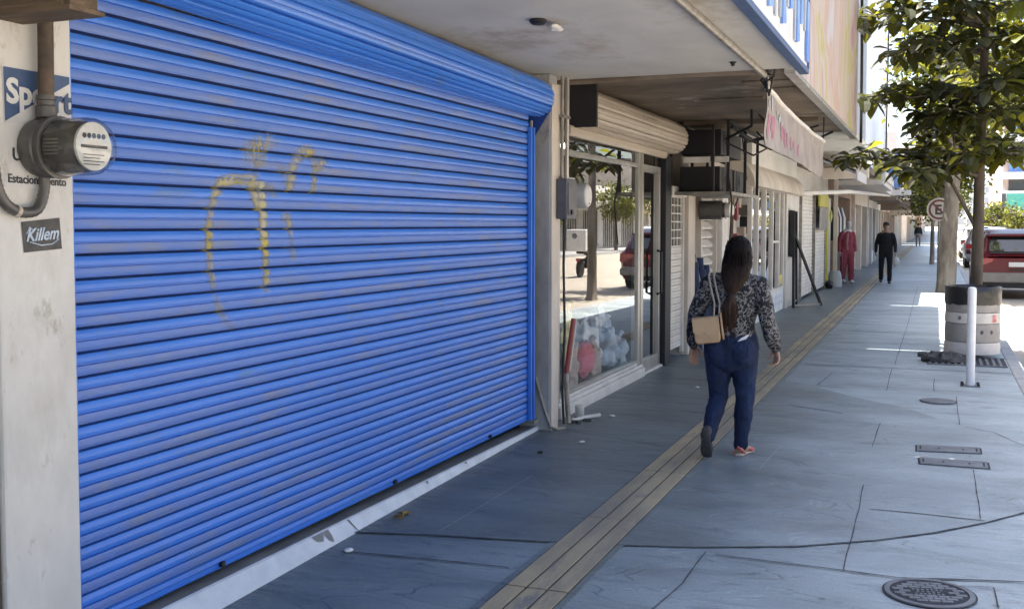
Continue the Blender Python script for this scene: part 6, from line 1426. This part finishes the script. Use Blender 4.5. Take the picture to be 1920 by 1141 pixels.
# delivery motorbike (seen in the shop window)
mo = thing('delivery_motorbike', 'motorbike with a big white delivery box on the sunlit road reflected in the shop window', 'motorbike', (6.0, 33.9, -.15))
X, Y, Z = 6.0, 33.9, -.15
for yy in (0, 1.25):
    w = MB().lathe([(.22, -.04), (.28, -.05), (.30, 0), (.28, .05), (.22, .04)], (X, Y + yy, Z + .30), 'x', 24).build('wheel', 'tyre', mo, smooth=40)
    MB().lathe([(0, -.03), (.2, -.02), (.2, .02), (0, .03)], (X, Y + yy, Z + .30), 'x', 16, cap=False).build('rim', 'alu', w)
MB().tube([(X, Y, Z + .3), (X, Y + .45, Z + .55), (X, Y + .95, Z + .75), (X, Y + 1.25, Z + .3)], .06, 8).box(X - .12, X + .12, Y + .35, Y + .8, Z + .3, Z + .62).build('frame', 'black', mo)
MB().blob((X, Y + .75, Z + .85), (.16, .30, .14), 14, 10).build('tank', 'black', mo)
MB().box(X - .13, X + .13, Y - .05, Y + .55, Z + .80, Z + .88).build('seat', 'black', mo, bevel=.02, smooth=0)
MB().tube([(X - .36, Y + .85, Z + 1.1), (X, Y + 1.0, Z + 1.05), (X + .36, Y + .85, Z + 1.1)], .02, 8).tube([(X, Y + 1.0, Z + 1.05), (X, Y + 1.25, Z + .3)], .03, 8).build('handlebar', 'steel', mo)
bxo = MB().box(X - .34, X + .34, Y - .42, Y + .12, Z + .89, Z + 1.62).build('delivery_box', 'white_face', mo, bevel=.03, smooth=0)
MB().lathe([(0, -.004), (.09, -.004), (.09, 0)], (X + .05, Y - .423, Z + 1.4), 'y', 20, cap=False).build('round_emblem', 'box_grey', bxo, smooth=0)
MB().box(X - .08, X + .08, Y - .20, Y - .17, Z + .55, Z + .65).build('tail_light', 'lamp_red', mo, smooth=0)

# ============================================================ OPPOSITE SIDE AND FAR DISTANCE
op = [(-6, 14, 'beige_wall', 6.5, 'beige shop block across the road opposite the blue shutter'), (14, 34, 'pale_wall', 7.5, 'pale shop block across the road opposite the glass shop'), (34, 58, 'brown_wall', 5.0, 'brown low block across the road'), (60, 84, 'pale_wall', 4.2, 'low pale block with barred front across the road seen in the shop window'), (86, 120, 'beige_wall', 7, 'long beige block far across the road'), (122, 150, 'pale_wall', 10, 'pale block across the road before the pink building')]
for i, (a, b, mm, h, lab) in enumerate(op):
    t = thing('shop_building', lab, 'building', (17, (a + b) / 2, 0))
    MB().box(17, 26, a, b, -.3, h).build('wall', mm, t, smooth=0)
    n = int((b - a) / 4); w = (b - a) / n
    for k in range(n):
        y0_ = a + k * w + .6; y1_ = a + (k + 1) * w - .6
        MB().box(16.96, 17.0 - .002, y0_, y1_, .1, 2.5).build('window' if k % 2 else 'doorway', 'window_dark', t, smooth=0)
        mmB = MB()
        for q in range(7): mmB.box(16.92, 16.955, y0_ + q * (y1_ - y0_) / 6.5, y0_ + q * (y1_ - y0_) / 6.5 + .06, .1, 2.5)
        mmB.build('bars', 'white_metal', t, smooth=0)
        if h > 5: MB().box(16.96, 16.998, y0_, y1_, 3.6, 5.0).build('window', 'window_dark', t, smooth=0)
    MB().box(15.6, 16.998, a + .2, b - .2, 2.8, 3.0).build('awning', 'white_metal', t, smooth=0)
for i, (x, y, h) in enumerate(((14.6, 52, 4.6), (14.6, 64, 4.2), (14.6, 76, 4.8))):
    small_tree('street_tree', ['leafy tree across the road nearest to the motorbike', 'leafy tree across the road seen in the shop window', 'leafy tree across the road beside the barred block'][i], x, y, h, 1.9, 2200, .12, z0=2.2, ls=.24, seed=60 + i, group='trees across the road')
fb = thing('tall_building', 'tall pinkish building with pale balconies far down the road at the right edge', 'building', (14, 160, 0))
MB().box(7.9, 30, 152, 190, -.3, 17).build('wall', 'pink_wall', fb, smooth=0)
for k in range(6):
    MB().box(7.5, 22, 151.2, 151.98, 2.6 + k * 2.4, 3.5 + k * 2.4).build('balcony', 'white_wall', fb, smooth=0)
    MB().box(8.6, 22, 151.9, 151.995, 3.55 + k * 2.4, 4.9 + k * 2.4).build('window', 'window_dark' if k % 2 else 'blue_sign', fb, smooth=0)
ts = thing('billboard', 'teal green billboard in front of the pinkish building', 'sign', (11, 120, 0))
MB().box(6.65, 10.5, 120, 120.3, 3.05, 4.75).build('panel', 'teal', ts, smooth=0)
MB().box(6.2, 6.6, 120, 120.3, 3.05, 4.75).box(8.5, 8.7, 120.05, 120.25, -.2, 3.04).build_each('post', 'box_grey', ts, smooth=0)
pw = thing('far_building', 'pale stepped building fading in the far distance above the road', 'building', (3, 330, 0))
MB().box(2.5, 14, 300, 330, -.3, 12).box(6, 16, 331, 360, -.3, 24).build('wall', 'white_wall', pw, smooth=0)
m = MB()
for k in range(4):
    for j in range(5): m.box(3.2 + j * 2.1, 4.6 + j * 2.1, 299.9, 299.98, 1.5 + k * 2.7, 3.0 + k * 2.7)
m.build_each('window', 'meter_light', pw, smooth=0)
for i, (x, y, h, r) in enumerate(((4.8, 100, 3.4, 1.7), (6.9, 108, 3.1, 1.9), (9.2, 114, 3.0, 1.9), (6.4, 130, 3.8, 2.0))):
    small_tree('street_tree', ['left of the pale green trees far down the road', 'middle pale green tree far down the road', 'right of the pale green trees far down the road', 'hindmost pale green tree far down the road'][i], x, y, h, r, 1500, .15, z0=.9, ls=.30, seed=80 + i, group='pale green trees far down the road')
rb = thing('red_building', 'building block closing the far left of the street', 'building', (-6, 230, 0))
MB().box(-30, -2.3, 204, 260, -.3, 9).build('wall', 'beige_wall', rb, smooth=0)
MB().box(-2.29, -2.2, 206, 258, 2.6, 3.2).build('awning', 'white_metal', rb, smooth=0)
